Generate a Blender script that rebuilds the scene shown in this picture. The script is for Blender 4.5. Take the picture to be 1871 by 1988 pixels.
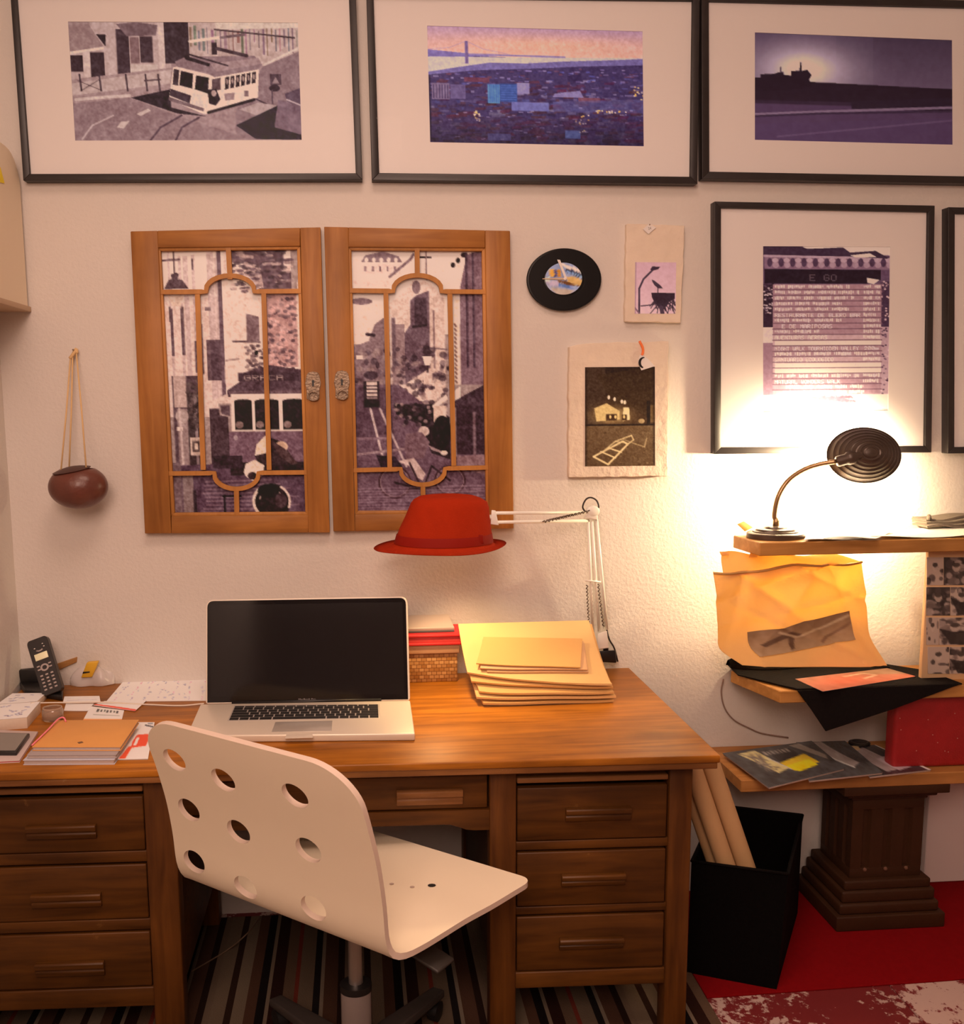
import bpy, bmesh, math, random
import numpy as np
from mathutils import Vector, Matrix
from mathutils.geometry import delaunay_2d_cdt

for o in list(bpy.data.objects):
    bpy.data.objects.remove(o, do_unlink=True)
scene = bpy.context.scene
COL = scene.collection
random.seed(7)

# ------------------------------------------------------------------ camera
FPX, PPX, PPY = 1700.0, 801.0, 994.0          # focal length and principal point in pixels of the 1871x1988 frame
IW, IH = 1871.0, 1988.0
CAM = np.array([0.0, -2.566, 1.555])
_p, _y, _r = np.radians([7.0, 3.63, -0.65])   # pitch down, yaw right, roll
FWD = np.array([np.sin(_y)*np.cos(_p), np.cos(_y)*np.cos(_p), -np.sin(_p)])
_rt0 = np.array([np.cos(_y), -np.sin(_y), 0.0]); _up0 = np.cross(_rt0, FWD)
RT = np.cos(_r)*_rt0 + np.sin(_r)*_up0
UP = -np.sin(_r)*_rt0 + np.cos(_r)*_up0
cd = bpy.data.cameras.new('camera')
cam = bpy.data.objects.new('camera', cd); COL.objects.link(cam)
cd.sensor_fit = 'VERTICAL'; cd.sensor_height = 24.0
cd.lens = 24.0*FPX/IH
cd.shift_x = (IW/2-PPX)/IH
cd.shift_y = (PPY-IH/2)/IH
cd.clip_start = 0.05
_m = Matrix(((RT[0], UP[0], -FWD[0], CAM[0]), (RT[1], UP[1], -FWD[1], CAM[1]), (RT[2], UP[2], -FWD[2], CAM[2]), (0, 0, 0, 1)))
cam.matrix_world = _m
scene.camera = cam

# ------------------------------------------------------------------ light and exposure
scene.view_settings.view_transform = 'Standard'
scene.view_settings.look = 'None'
scene.view_settings.gamma = 1.0
scene.view_settings.use_curve_mapping = False
scene.view_settings.exposure = 0.2
w = bpy.data.worlds.new('world'); scene.world = w; w.use_nodes = True
w.node_tree.nodes['Background'].inputs[0].default_value = (1.0, 0.62, 0.5, 1)
w.node_tree.nodes['Background'].inputs[1].default_value = 0.02

def light(name, kind, loc, energy, color, size=0.1, size_y=None, target=None, spot=None, blend=.5):
    ld = bpy.data.lights.new(name, kind); ld.energy = energy; ld.color = color
    if kind == 'AREA':
        ld.size = size
        if size_y: ld.shape = 'RECTANGLE'; ld.size_y = size_y
    else: ld.shadow_soft_size = size
    if spot: ld.spot_size = math.radians(spot); ld.spot_blend = blend
    lo = bpy.data.objects.new(name, ld); COL.objects.link(lo); lo.location = loc
    if target is not None:
        lo.rotation_euler = (Vector(target)-Vector(loc)).to_track_quat('-Z', 'Y').to_euler()
    return lo
ROOM_LAMP = light('room_lamp_light', 'AREA', (-.35, -3.4, 2.75), 46, (1.0, .67, .53), 1.3, 1.3, (.1, 0, 1.2))

CEILING_LAMP = light('ceiling_lamp_light', 'AREA', (.1, -1.7, 3.6), 18, (1.0, .67, .53), .9, .9, (.1, -1.7, 0))
CEILING_LAMP.data.spread = math.radians(125)

# ------------------------------------------------------------------ pixel helpers: a pixel gives a ray, the plane it meets gives the place
def ray(x, y): return (x-PPX)/FPX*RT - (y-PPY)/FPX*UP + FWD
def PY(x, y, Y=0.0): d = ray(x, y); return CAM + d*((Y-CAM[1])/d[1])
def PZ(x, y, z): d = ray(x, y); return CAM + d*((z-CAM[2])/d[2])
def PP(x, y, P, n): d = ray(x, y); return CAM + d*(np.dot(P-CAM, n)/np.dot(d, n))
def V(*a): return np.array(a, float)
SX = 1.3     # the photograph shows everything about a third wider than it is tall, so round things are built oval

# ------------------------------------------------------------------ colour
def lin(c):
    c = np.asarray(c, float)/255.0
    return np.where(c <= .04045, c/12.92, ((c+.055)/1.055)**2.4)
ILL = lin((205, 164, 147))/.8            # what a white card shows in the room light
def alb(*c): return np.clip(lin(c)/ILL, .0, .92)

# ------------------------------------------------------------------ materials
MATS = {}
def newmat(name):
    m = bpy.data.materials.new(name); m.use_nodes = True
    nt = m.node_tree; b = nt.nodes['Principled BSDF']
    return m, nt, b
def mat(name, col=(.8, .8, .8), rough=.6, metal=0.0, spec=.5, var=0.0, vscale=8.0, bump=0.0, bscale=60.0, trans=0.0, alpha=1.0, emit=None, estr=0, sheen=0, coat=0, sub=0):
    if name in MATS: return MATS[name]
    m, nt, b = newmat(name); MATS[name] = m
    N = nt.nodes.new; L = nt.links.new
    b.inputs['Base Color'].default_value = (*[float(c) for c in col], 1)
    b.inputs['Roughness'].default_value = rough; b.inputs['Metallic'].default_value = metal
    b.inputs['Specular IOR Level'].default_value = spec
    b.inputs['Transmission Weight'].default_value = trans; b.inputs['Alpha'].default_value = alpha
    b.inputs['Sheen Weight'].default_value = sheen; b.inputs['Coat Weight'].default_value = coat
    if emit is not None:
        b.inputs['Emission Color'].default_value = (*emit, 1); b.inputs['Emission Strength'].default_value = estr
    tc = N('ShaderNodeTexCoord')
    if var:
        n = N('ShaderNodeTexNoise'); n.inputs['Scale'].default_value = vscale; n.inputs['Detail'].default_value = 6
        L(tc.outputs['Object'], n.inputs['Vector'])
        mx = N('ShaderNodeMix'); mx.data_type = 'RGBA'
        c = np.array(col, float)
        mx.inputs[6].default_value = (*np.clip(c*(1-var), 0, 1), 1); mx.inputs[7].default_value = (*np.clip(c*(1+var), 0, 1), 1)
        L(n.outputs['Fac'], mx.inputs[0]); L(mx.outputs[2], b.inputs['Base Color'])
    if bump:
        n = N('ShaderNodeTexNoise'); n.inputs['Scale'].default_value = bscale; n.inputs['Detail'].default_value = 5
        L(tc.outputs['Object'], n.inputs['Vector'])
        bp = N('ShaderNodeBump'); bp.inputs['Strength'].default_value = bump; bp.inputs['Distance'].default_value = .01
        L(n.outputs['Fac'], bp.inputs['Height']); L(bp.outputs['Normal'], b.inputs['Normal'])
    return m
def wood(name, c1, c2, axis=0, rough=.4, scale=9.0, coat=0.0, bump=.08, worn=None, wornamt=.62, spec=.28):
    """grain that runs along one axis, with optional patches where the finish has worn"""
    if name in MATS: return MATS[name]
    m, nt, b = newmat(name); MATS[name] = m
    N = nt.nodes.new; L = nt.links.new
    tc = N('ShaderNodeTexCoord'); mp = N('ShaderNodeMapping')
    s = [scale*4]*3; s[axis] = scale*.32; mp.inputs['Scale'].default_value = s
    L(tc.outputs['Object'], mp.inputs['Vector'])
    n1 = N('ShaderNodeTexNoise'); n1.inputs['Scale'].default_value = 1.6; n1.inputs['Detail'].default_value = 9; n1.inputs['Distortion'].default_value = .6
    L(mp.outputs['Vector'], n1.inputs['Vector'])
    cr = N('ShaderNodeValToRGB'); cr.color_ramp.elements[0].position = .3; cr.color_ramp.elements[1].position = .72
    cr.color_ramp.elements[0].color = (*c1, 1); cr.color_ramp.elements[1].color = (*c2, 1)
    L(n1.outputs['Fac'], cr.inputs['Fac'])
    n2 = N('ShaderNodeTexNoise'); n2.inputs['Scale'].default_value = 3.5; n2.inputs['Detail'].default_value = 4
    L(tc.outputs['Object'], n2.inputs['Vector'])
    mx = N('ShaderNodeMix'); mx.data_type = 'RGBA'; mx.blend_type = 'MULTIPLY'
    c3 = N('ShaderNodeValToRGB'); c3.color_ramp.elements[0].color = (.55, .5, .45, 1); c3.color_ramp.elements[1].color = (1.25, 1.2, 1.15, 1)
    c3.color_ramp.elements[0].position = .3; c3.color_ramp.elements[1].position = .7
    L(n2.outputs['Fac'], c3.inputs['Fac']); mx.inputs[0].default_value = .8
    L(cr.outputs['Color'], mx.inputs[6]); L(c3.outputs['Color'], mx.inputs[7])
    out = mx.outputs[2]
    if worn is not None:
        n3 = N('ShaderNodeTexNoise'); n3.inputs['Scale'].default_value = 7; n3.inputs['Detail'].default_value = 8; n3.inputs['Roughness'].default_value = .7
        L(tc.outputs['Object'], n3.inputs['Vector'])
        c4 = N('ShaderNodeValToRGB'); c4.color_ramp.elements[0].position = wornamt; c4.color_ramp.elements[1].position = wornamt+.08
        L(n3.outputs['Fac'], c4.inputs['Fac'])
        m2 = N('ShaderNodeMix'); m2.data_type = 'RGBA'
        L(c4.outputs['Color'], m2.inputs[0]); L(out, m2.inputs[6]); m2.inputs[7].default_value = (*worn, 1)
        out = m2.outputs[2]
    L(out, b.inputs['Base Color']); b.inputs['Roughness'].default_value = rough; b.inputs['Specular IOR Level'].default_value = spec; b.inputs['Coat Weight'].default_value = coat
    bp = N('ShaderNodeBump'); bp.inputs['Strength'].default_value = bump; bp.inputs['Distance'].default_value = .004
    L(n1.outputs['Fac'], bp.inputs['Height']); L(bp.outputs['Normal'], b.inputs['Normal'])
    return m
def vcol(name, rough=.5, spec=.4):
    if name in MATS: return MATS[name]
    m, nt, b = newmat(name); MATS[name] = m
    a = nt.nodes.new('ShaderNodeVertexColor'); a.layer_name = 'Col'
    nt.links.new(a.outputs['Color'], b.inputs['Base Color'])
    b.inputs['Roughness'].default_value = rough; b.inputs['Specular IOR Level'].default_value = spec
    return m
def glass(name, gloss=.06):
    if name in MATS: return MATS[name]
    m = bpy.data.materials.new(name); m.use_nodes = True; nt = m.node_tree; MATS[name] = m
    for n in list(nt.nodes): nt.nodes.remove(n)
    N = nt.nodes.new
    o = N('ShaderNodeOutputMaterial'); mx = N('ShaderNodeMixShader'); t = N('ShaderNodeBsdfTransparent'); g = N('ShaderNodeBsdfGlossy'); f = N('ShaderNodeFresnel')
    g.inputs['Roughness'].default_value = .03; f.inputs['IOR'].default_value = 1.12
    mu = N('ShaderNodeMath'); mu.operation = 'MULTIPLY'; mu.inputs[1].default_value = .4; nt.links.new(f.outputs[0], mu.inputs[0]); nt.links.new(mu.outputs[0], mx.inputs[0]); nt.links.new(t.outputs[0], mx.inputs[1]); nt.links.new(g.outputs[0], mx.inputs[2]); nt.links.new(mx.outputs[0], o.inputs[0])
    return m

# ------------------------------------------------------------------ object helpers (all coordinates are world metres)
ORG = {}
def tag(o, label=None, cat=None, group=None, kind=None):
    if label: o['label'] = label
    if cat: o['category'] = cat
    if group: o['group'] = group
    if kind: o['kind'] = kind
    return o
def thing(name, label, cat, loc, group=None):
    o = bpy.data.objects.new(name, None); COL.objects.link(o); o.empty_display_size = .05
    o.location = [float(c) for c in loc]; ORG[o.name] = np.array(loc, float)
    return tag(o, label, cat, group)
def link(name, me, m, parent=None, org=None, smooth=False, verts=None):
    o = bpy.data.objects.new(name, me); COL.objects.link(o)
    if m is not None: me.materials.append(m)
    o.parent = parent
    if parent is None: o.location = [float(c) for c in org]
    ORG[o.name] = np.array(org, float)
    if smooth: me.polygons.foreach_set('use_smooth', [True]*len(me.polygons))
    return o
def mesh(name, verts, faces, m, parent=None, smooth=False, org=None):
    v = np.array(verts, float).reshape(-1, 3)
    if parent is not None: org = ORG[parent.name]
    elif org is None:
        org = np.array([(v[:, 0].min()+v[:, 0].max())/2, (v[:, 1].min()+v[:, 1].max())/2, v[:, 2].min()])
    me = bpy.data.meshes.new(name)
    me.from_pydata((v-org).tolist(), [], [list(map(int, f)) for f in faces])
    me.update()
    bm = bmesh.new(); bm.from_mesh(me); bmesh.ops.recalc_face_normals(bm, faces=bm.faces); bm.to_mesh(me); bm.free()
    return link(name, me, m, parent, org, smooth)
def bevmesh(name, verts, faces, m, parent=None, bev=.002, seg=2, org=None, smooth=True):
    v = np.array(verts, float).reshape(-1, 3)
    if parent is not None: org = ORG[parent.name]
    elif org is None:
        org = np.array([(v[:, 0].min()+v[:, 0].max())/2, (v[:, 1].min()+v[:, 1].max())/2, v[:, 2].min()])
    me = bpy.data.meshes.new(name)
    bm = bmesh.new(); bv = [bm.verts.new(p) for p in (v-org)]
    for f in faces: bm.faces.new([bv[i] for i in f])
    bmesh.ops.recalc_face_normals(bm, faces=bm.faces)
    if bev > 0: bmesh.ops.bevel(bm, geom=list(bm.edges), offset=bev, segments=seg, profile=.5, affect='EDGES', clamp_overlap=True)
    bm.to_mesh(me); bm.free()
    o = link(name, me, m, parent, org, False)
    if smooth and bev > 0:
        me.polygons.foreach_set('use_smooth', [True]*len(me.polygons))
        try: me.set_sharp_from_angle(angle=math.radians(50))
        except Exception: pass
    return o
HEX = [(0, 3, 2, 1), (4, 5, 6, 7), (0, 1, 5, 4), (1, 2, 6, 5), (2, 3, 7, 6), (3, 0, 4, 7)]
def hexa(name, p8, m, parent=None, bev=.0, seg=2, org=None): return bevmesh(name, p8, HEX, m, parent, bev, seg, org)
def box(name, x0, x1, y0, y1, z0, z1, m, parent=None, bev=.0015, warp=None, seg=2):
    p = [(x0, y0, z0), (x1, y0, z0), (x1, y1, z0), (x0, y1, z0), (x0, y0, z1), (x1, y0, z1), (x1, y1, z1), (x0, y1, z1)]
    if warp: p = [warp(*q) for q in p]
    return hexa(name, p, m, parent, bev, seg)
def quadbox(name, q, d, m, parent=None, bev=.001, org=None):
    """four corners (in order) pushed along d"""
    q = [np.array(a, float) for a in q]; d = np.array(d, float)
    return hexa(name, q+[a+d for a in q], m, parent, bev, 2, org)
def prism(name, pts, d, m, parent=None, bev=0.0, org=None):
    n = len(pts); d = np.array(d, float)
    v = [np.array(p, float) for p in pts]; v = v+[p+d for p in v]
    f = [tuple(range(n))[::-1], tuple(range(n, 2*n))]+[(i, (i+1) % n, n+(i+1) % n, n+i) for i in range(n)]
    return bevmesh(name, v, f, m, parent, bev, 1, org, smooth=False) if bev else mesh(name, v, f, m, parent, False, org)
def tube(name, pts, r, m, parent=None, seg=8, org=None, cap=True):
    pts = [np.array(p, float) for p in pts]; n = len(pts)
    rs = r if hasattr(r, '__len__') else [r]*n
    v = []; f = []; prev = None
    for i, p in enumerate(pts):
        t = pts[min(i+1, n-1)]-pts[max(i-1, 0)]; t /= np.linalg.norm(t)+1e-12
        if prev is None:
            a = V(0, 0, 1) if abs(t[2]) < .9 else V(1, 0, 0)
            u = np.cross(t, a)
        else: u = prev-t*np.dot(prev, t)
        u /= np.linalg.norm(u); prev = u; w_ = np.cross(t, u)
        for k in range(seg):
            an = 2*math.pi*k/seg; v.append(p+rs[i]*(math.cos(an)*u+math.sin(an)*w_))
    for i in range(n-1):
        for k in range(seg): f.append((i*seg+k, i*seg+(k+1) % seg, (i+1)*seg+(k+1) % seg, (i+1)*seg+k))
    if cap: f += [tuple(range(seg))[::-1], tuple(range((n-1)*seg, n*seg))]
    return mesh(name, v, f, m, parent, True, org)
def spline(pts, k=8):
    """smooth curve through points"""
    P = [np.array(p, float) for p in pts]; P = [2*P[0]-P[1]]+P+[2*P[-1]-P[-2]]; out = []
    for i in range(1, len(P)-2):
        for j in range(k):
            t = j/k
            out.append(.5*((2*P[i])+(-P[i-1]+P[i+1])*t+(2*P[i-1]-5*P[i]+4*P[i+1]-P[i+2])*t*t+(-P[i-1]+3*P[i]-3*P[i+1]+P[i+2])*t**3))
    return out+[P[-2]]
def lathe(name, prof, O, ax, m, parent=None, seg=40, sx=None, org=None, close=False, smooth=True):
    """profile of (radius, height) around axis ax at O; sx = (u, w) vectors that span the ring"""
    ax = np.array(ax, float); ax /= np.linalg.norm(ax)
    if sx is None:
        u = np.cross(ax, V(0, 0, 1) if abs(ax[2]) < .9 else V(0, 1, 0)); u /= np.linalg.norm(u); w_ = np.cross(ax, u)
    else: u, w_ = [np.array(a, float) for a in sx]
    v = []; f = []; n = len(prof)
    for r, h in prof:
        for k in range(seg):
            a = 2*math.pi*k/seg; v.append(O+ax*h+max(r, 1e-5)*(math.cos(a)*u+math.sin(a)*w_))
    for i in range(n-1 if not close else n):
        j = (i+1) % n
        for k in range(seg): f.append((i*seg+k, i*seg+(k+1) % seg, j*seg+(k+1) % seg, j*seg+k))
    if not close: f += [tuple(range(seg))[::-1], tuple(range((n-1)*seg, n*seg))]
    o = mesh(name, v, f, m, parent, smooth, org)
    if smooth:
        try: o.data.set_sharp_from_angle(angle=math.radians(45))
        except Exception: pass
    return o
def surf(name, fn, nu, nv, th, m, parent=None, org=None, cv=None, smooth=True):
    """curved sheet: fn(u, v) for u, v in 0..1, given thickness th along its normal; optional painted canvas"""
    g = np.array([[fn(i/(nu-1), j/(nv-1)) for i in range(nu)] for j in range(nv)], float)
    du = np.gradient(g, axis=1); dv = np.gradient(g, axis=0)
    n = np.cross(du, dv); n /= np.linalg.norm(n, axis=2, keepdims=True)+1e-12
    b = g+n*th
    v = np.concatenate([g.reshape(-1, 3), b.reshape(-1, 3)]); K = nu*nv; f = []
    for j in range(nv-1):
        for i in range(nu-1):
            a = j*nu+i; f.append((a, a+1, a+nu+1, a+nu)); f.append((K+a, K+a+nu, K+a+nu+1, K+a+1))
    ring = [i for i in range(nu)]+[j*nu+nu-1 for j in range(1, nv)]+[(nv-1)*nu+i for i in range(nu-2, -1, -1)]+[j*nu for j in range(nv-2, 0, -1)]
    for a, c in zip(ring, ring[1:]+ring[:1]): f.append((a, K+a, K+c, c))
    o = mesh(name, v, f, m, parent, smooth, org)
    if cv is not None:
        C = cv.sample(nu, nv).reshape(-1, 3); col = np.ones((2*K, 4)); col[:K, :3] = C; col[K:, :3] = C
        at = o.data.color_attributes.new('Col', 'FLOAT_COLOR', 'POINT'); at.data.foreach_set('color', col.ravel())
    if smooth:
        try: o.data.set_sharp_from_angle(angle=math.radians(60))
        except Exception: pass
    return o
def printed(name, q, cv, m, parent=None, th=None, org=None, res=1.0):
    """flat print: canvas painted on the quad q = TL, TR, BR, BL; th pushes a back face so that it is a sheet"""
    q = [np.array(a, float) for a in q]; nx, ny = cv.nx, cv.ny
    u = np.linspace(0, 1, nx)[None, :, None]; v = np.linspace(0, 1, ny)[:, None, None]
    g = (q[0]*(1-u)+q[1]*u)*(1-v)+(q[3]*(1-u)+q[2]*u)*v
    vs = g.reshape(-1, 3); K = nx*ny
    i = np.arange(nx-1)[None, :]; j = np.arange(ny-1)[:, None]; a = (j*nx+i).ravel()
    F = np.stack([a, a+nx, a+nx+1, a+1], 1)
    extra = []
    if th is not None:
        vs = np.concatenate([vs, np.array([p+np.array(th, float) for p in q])])
        c = [0, nx-1, K-1, K-nx]
        extra = [(K, K+1, K+2, K+3)]+[(c[t], c[(t+1) % 4], K+(t+1) % 4, K+t) for t in range(4)]
    if parent is not None: org = ORG[parent.name]
    elif org is None: org = np.array([vs[:, 0].mean(), vs[:, 1].mean(), vs[:, 2].min()])
    me = bpy.data.meshes.new(name)
    L = np.concatenate([F.ravel(), np.array(extra, int).ravel()]) if extra else F.ravel()
    nf = len(F)+len(extra)
    me.vertices.add(len(vs)); me.vertices.foreach_set('co', (vs-org).ravel())
    me.loops.add(len(L)); me.loops.foreach_set('vertex_index', L.astype(np.int32))
    me.polygons.add(nf); me.polygons.foreach_set('loop_start', np.arange(nf, dtype=np.int32)*4)
    me.update(calc_edges=True); me.validate()
    col = np.ones((len(vs), 4)); col[:K, :3] = cv.sample(nx, ny).reshape(-1, 3)
    if th is not None: col[K:, :3] = .6
    at = me.color_attributes.new('Col', 'FLOAT_COLOR', 'POINT'); at.data.foreach_set('color', col.ravel())
    return link(name, me, m, parent, org)
def lettering(name, s, O, ux, uy, h, m, parent=None, lift=None):
    """words as flat raised lettering: origin O, baseline along ux, up along uy"""
    cu = bpy.data.curves.new(name, 'FONT'); cu.body = s; cu.align_x = 'CENTER'; cu.align_y = 'CENTER'; cu.size = 1.0; cu.resolution_u = 2
    t = bpy.data.objects.new(name, cu); COL.objects.link(t)
    me = bpy.data.meshes.new_from_object(t); bpy.data.objects.remove(t, do_unlink=True)
    co = np.zeros(len(me.vertices)*3); me.vertices.foreach_get('co', co); co = co.reshape(-1, 3)
    ux = np.array(ux, float); uy = np.array(uy, float)
    P = np.array(O, float)+co[:, :1]*ux*h+co[:, 1:2]*uy*h
    org = ORG[parent.name]; me.vertices.foreach_set('co', (P-org).ravel()); me.update(); me.name = name
    return link(name, me, m, parent, org)
# ------------------------------------------------------------------ a small painter for the flat prints (colours as the photograph shows them)
GLY = {'A': '0E11111F111111', 'B': '1E11111E11111E', 'C': '0E11101010110E', 'D': '1E11111111111E', 'E': '1F10101E10101F', 'F': '1F10101E101010', 'G': '0E11101711110E', 'H': '1111111F111111', 'I': '0E04040404040E', 'J': '0702020202120C', 'K': '11121418141211', 'L': '1010101010101F', 'M': '111B1515111111', 'N': '11191513111111', 'O': '0E11111111110E', 'P': '1E11111E101010', 'Q': '0E11111115120D', 'R': '1E11111E141211', 'S': '0F10100E01011E', 'T': '1F040404040404', 'U': '1111111111110E', 'V': '11111111110A04', 'W': '1111111515150A', 'X': '11110A040A1111', 'Y': '11110A04040404', 'Z': '1F01020408101F', '0': '0E11131519110E', '1': '040C040404040E', '2': '0E11010204081F', '3': '1F02040201110E', '4': '02060A121F0202', '5': '1F101E0101110E', '7': '1F010204080808', '8': '0E11110E11110E', '9': '0E11110F01020C', 'm': '00001A15151515'}
class Cv:
    SS = 2
    ill = ILL
    def __init__(s, x0, y0, x1, y1, step, bg):
        s.x0, s.y0, s.x1, s.y1 = x0, y0, x1, y1
        s.nx = int(round((x1-x0)/step))+1; s.ny = int(round((y1-y0)/step))+1
        s.W, s.H = s.nx*s.SS, s.ny*s.SS
        s.X = x0+(np.arange(s.W)+.5)/s.W*(x1-x0); s.Y = y0+(np.arange(s.H)+.5)/s.H*(y1-y0)
        s.A = np.ones((s.H, s.W, 3))*np.array(bg, float)
    def _win(s, a, b, c, d):
        i0 = int(max(0, np.searchsorted(s.X, a)-1)); i1 = int(min(s.W, np.searchsorted(s.X, b)+1))
        j0 = int(max(0, np.searchsorted(s.Y, c)-1)); j1 = int(min(s.H, np.searchsorted(s.Y, d)+1))
        return i0, i1, j0, j1
    def _put(s, w_, mask, c, a):
        i0, i1, j0, j1 = w_
        k = (mask*a)[..., None]
        s.A[j0:j1, i0:i1] = s.A[j0:j1, i0:i1]*(1-k)+np.array(c, float)*k
    def rect(s, x0, y0, x1, y1, c, a=1.0):
        w_ = s._win(x0, x1, y0, y1); i0, i1, j0, j1 = w_
        if i1 <= i0 or j1 <= j0: return
        m = ((s.X[i0:i1] >= x0) & (s.X[i0:i1] <= x1))[None, :]*((s.Y[j0:j1] >= y0) & (s.Y[j0:j1] <= y1))[:, None]
        s._put(w_, m.astype(float), c, a)
    def poly(s, pts, c, a=1.0):
        p = np.array(pts, float); w_ = s._win(p[:, 0].min(), p[:, 0].max(), p[:, 1].min(), p[:, 1].max()); i0, i1, j0, j1 = w_
        if i1 <= i0 or j1 <= j0: return
        X, Y = np.meshgrid(s.X[i0:i1], s.Y[j0:j1]); m = np.zeros(X.shape, bool); n = len(p)
        for i in range(n):
            x1, y1 = p[i]; x2, y2 = p[(i+1) % n]
            if y1 == y2: continue
            m ^= ((y1 > Y) != (y2 > Y)) & (X < (x2-x1)*(Y-y1)/(y2-y1)+x1)
        s._put(w_, m.astype(float), c, a)
    def ell(s, cx, cy, rx, ry, c, a=1.0, soft=0.0):
        k = 1+soft*2; w_ = s._win(cx-rx*k, cx+rx*k, cy-ry*k, cy+ry*k); i0, i1, j0, j1 = w_
        if i1 <= i0 or j1 <= j0: return
        d = np.sqrt(((s.X[i0:i1]-cx)/rx)[None, :]**2+((s.Y[j0:j1]-cy)/ry)[:, None]**2)
        m = (d <= 1).astype(float) if not soft else np.exp(-(d**2)*1.5)*(d < k)
        s._put(w_, m, c, a)
    def line(s, pts, wd, c, a=1.0):
        for (x1, y1), (x2, y2) in zip(pts, pts[1:]):
            w_ = s._win(min(x1, x2)-wd, max(x1, x2)+wd, min(y1, y2)-wd, max(y1, y2)+wd); i0, i1, j0, j1 = w_
            if i1 <= i0 or j1 <= j0: continue
            X, Y = np.meshgrid(s.X[i0:i1], s.Y[j0:j1]); dx, dy = x2-x1, y2-y1; q = dx*dx+dy*dy+1e-9
            t = np.clip(((X-x1)*dx+(Y-y1)*dy)/q, 0, 1); d = np.hypot(X-x1-t*dx, Y-y1-t*dy)
            s._put(w_, np.clip(wd/2-d+.5*(s.x1-s.x0)/s.W*2, 0, 1) if wd > 3 else (d <= max(wd/2, .5*(s.X[1]-s.X[0]))).astype(float), c, a)
    def vgrad(s, y0, y1, c0, c1, a=1.0, x0=None, x1=None):
        x0 = s.x0 if x0 is None else x0; x1 = s.x1 if x1 is None else x1
        i0, i1, j0, j1 = s._win(x0, x1, y0, y1); t = np.clip((s.Y[j0:j1]-y0)/(y1-y0), 0, 1)[:, None, None]
        s.A[j0:j1, i0:i1] = s.A[j0:j1, i0:i1]*(1-a)+(np.array(c0, float)*(1-t)+np.array(c1, float)*t)*a
    def noise(s, amp, cells, seed=1):
        r = np.random.RandomState(seed)
        for k, f in ((1.0, 1), (.6, 2.3)):
            ny, nx = max(2, int(cells*f*s.H/s.W)), max(2, int(cells*f))
            g = r.rand(ny+1, nx+1)-.5
            yy = np.linspace(0, ny-.001, s.H); xx = np.linspace(0, nx-.001, s.W); yi = yy.astype(int); xi = xx.astype(int); fy = (yy-yi)[:, None]; fx = (xx-xi)[None, :]
            n = (g[yi][:, xi]*(1-fx)+g[yi][:, xi+1]*fx)*(1-fy)+(g[yi+1][:, xi]*(1-fx)+g[yi+1][:, xi+1]*fx)*fy
            s.A += (n*2*amp*k)[..., None]
    def grade(s, con, warm=(1, 1, 1)):
        s.A = np.clip((s.A/255.0-.5)*con+.5, 0.05, 1)*255*np.array(warm)
    def text(s, t, x, y, h, c, wd=None, a=1.0):
        """letters 5x7 from (x, y) top left, height h, each letter wd wide"""
        wd = wd or h*.8; px = wd/6.0; py = h/7.0
        for k, ch in enumerate(t):
            g = GLY.get(ch)
            if not g: continue
            for r in range(7):
                b = int(g[2*r:2*r+2], 16)
                for q in range(5):
                    if b >> (4-q) & 1: s.rect(x+k*wd+q*px, y+r*py, x+k*wd+(q+1)*px, y+(r+1)*py, c, a)
    def sample(s, nx, ny):
        A = np.clip(s.A, 0, 255)
        B = A.reshape(s.ny, s.SS, s.nx, s.SS, 3).mean(axis=(1, 3))
        if (nx, ny) != (s.nx, s.ny):
            j = np.linspace(0, s.ny-1, ny).round().astype(int); i = np.linspace(0, s.nx-1, nx).round().astype(int); B = B[j][:, i]
        return np.clip(lin(B)/s.ill, .001, .9)
# ------------------------------------------------------------------ materials used all over
M_WALL = mat('white_plaster', (.71, .67, .62), .8, spec=.2, bump=.16, bscale=110, var=.03, vscale=5)
M_CEIL = mat('ceiling_paint', (.8, .78, .75), .8)
M_FRAME = mat('black_frame_wood', (.022, .018, .018), .42, var=.3, vscale=30)
M_MAT = mat('mat_board', (.8, .77, .75), .8)
M_GLASS = glass('picture_glass')
M_PRINT = vcol('photo_print', .55, .25)
M_PAPER = vcol('printed_paper', .7, .25)
M_WHITE = mat('white_paper', (.8, .77, .74), .75)
M_BLACK = mat('black_plastic', (.012, .011, .011), .4)
M_OAK = wood('door_oak', (.30, .125, .03), (.43, .195, .05), 2, .45, 8)
M_OAKX = wood('door_oak_rail', (.30, .125, .03), (.43, .195, .05), 0, .45, 8)
M_OAKB = wood('door_oak_bars', (.42, .19, .045), (.55, .26, .07), 2, .45, 8)
M_BRASS = mat('aged_metal', (.35, .27, .2), .45, metal=.75, var=.35, vscale=60, bump=.5, bscale=150)

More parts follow.
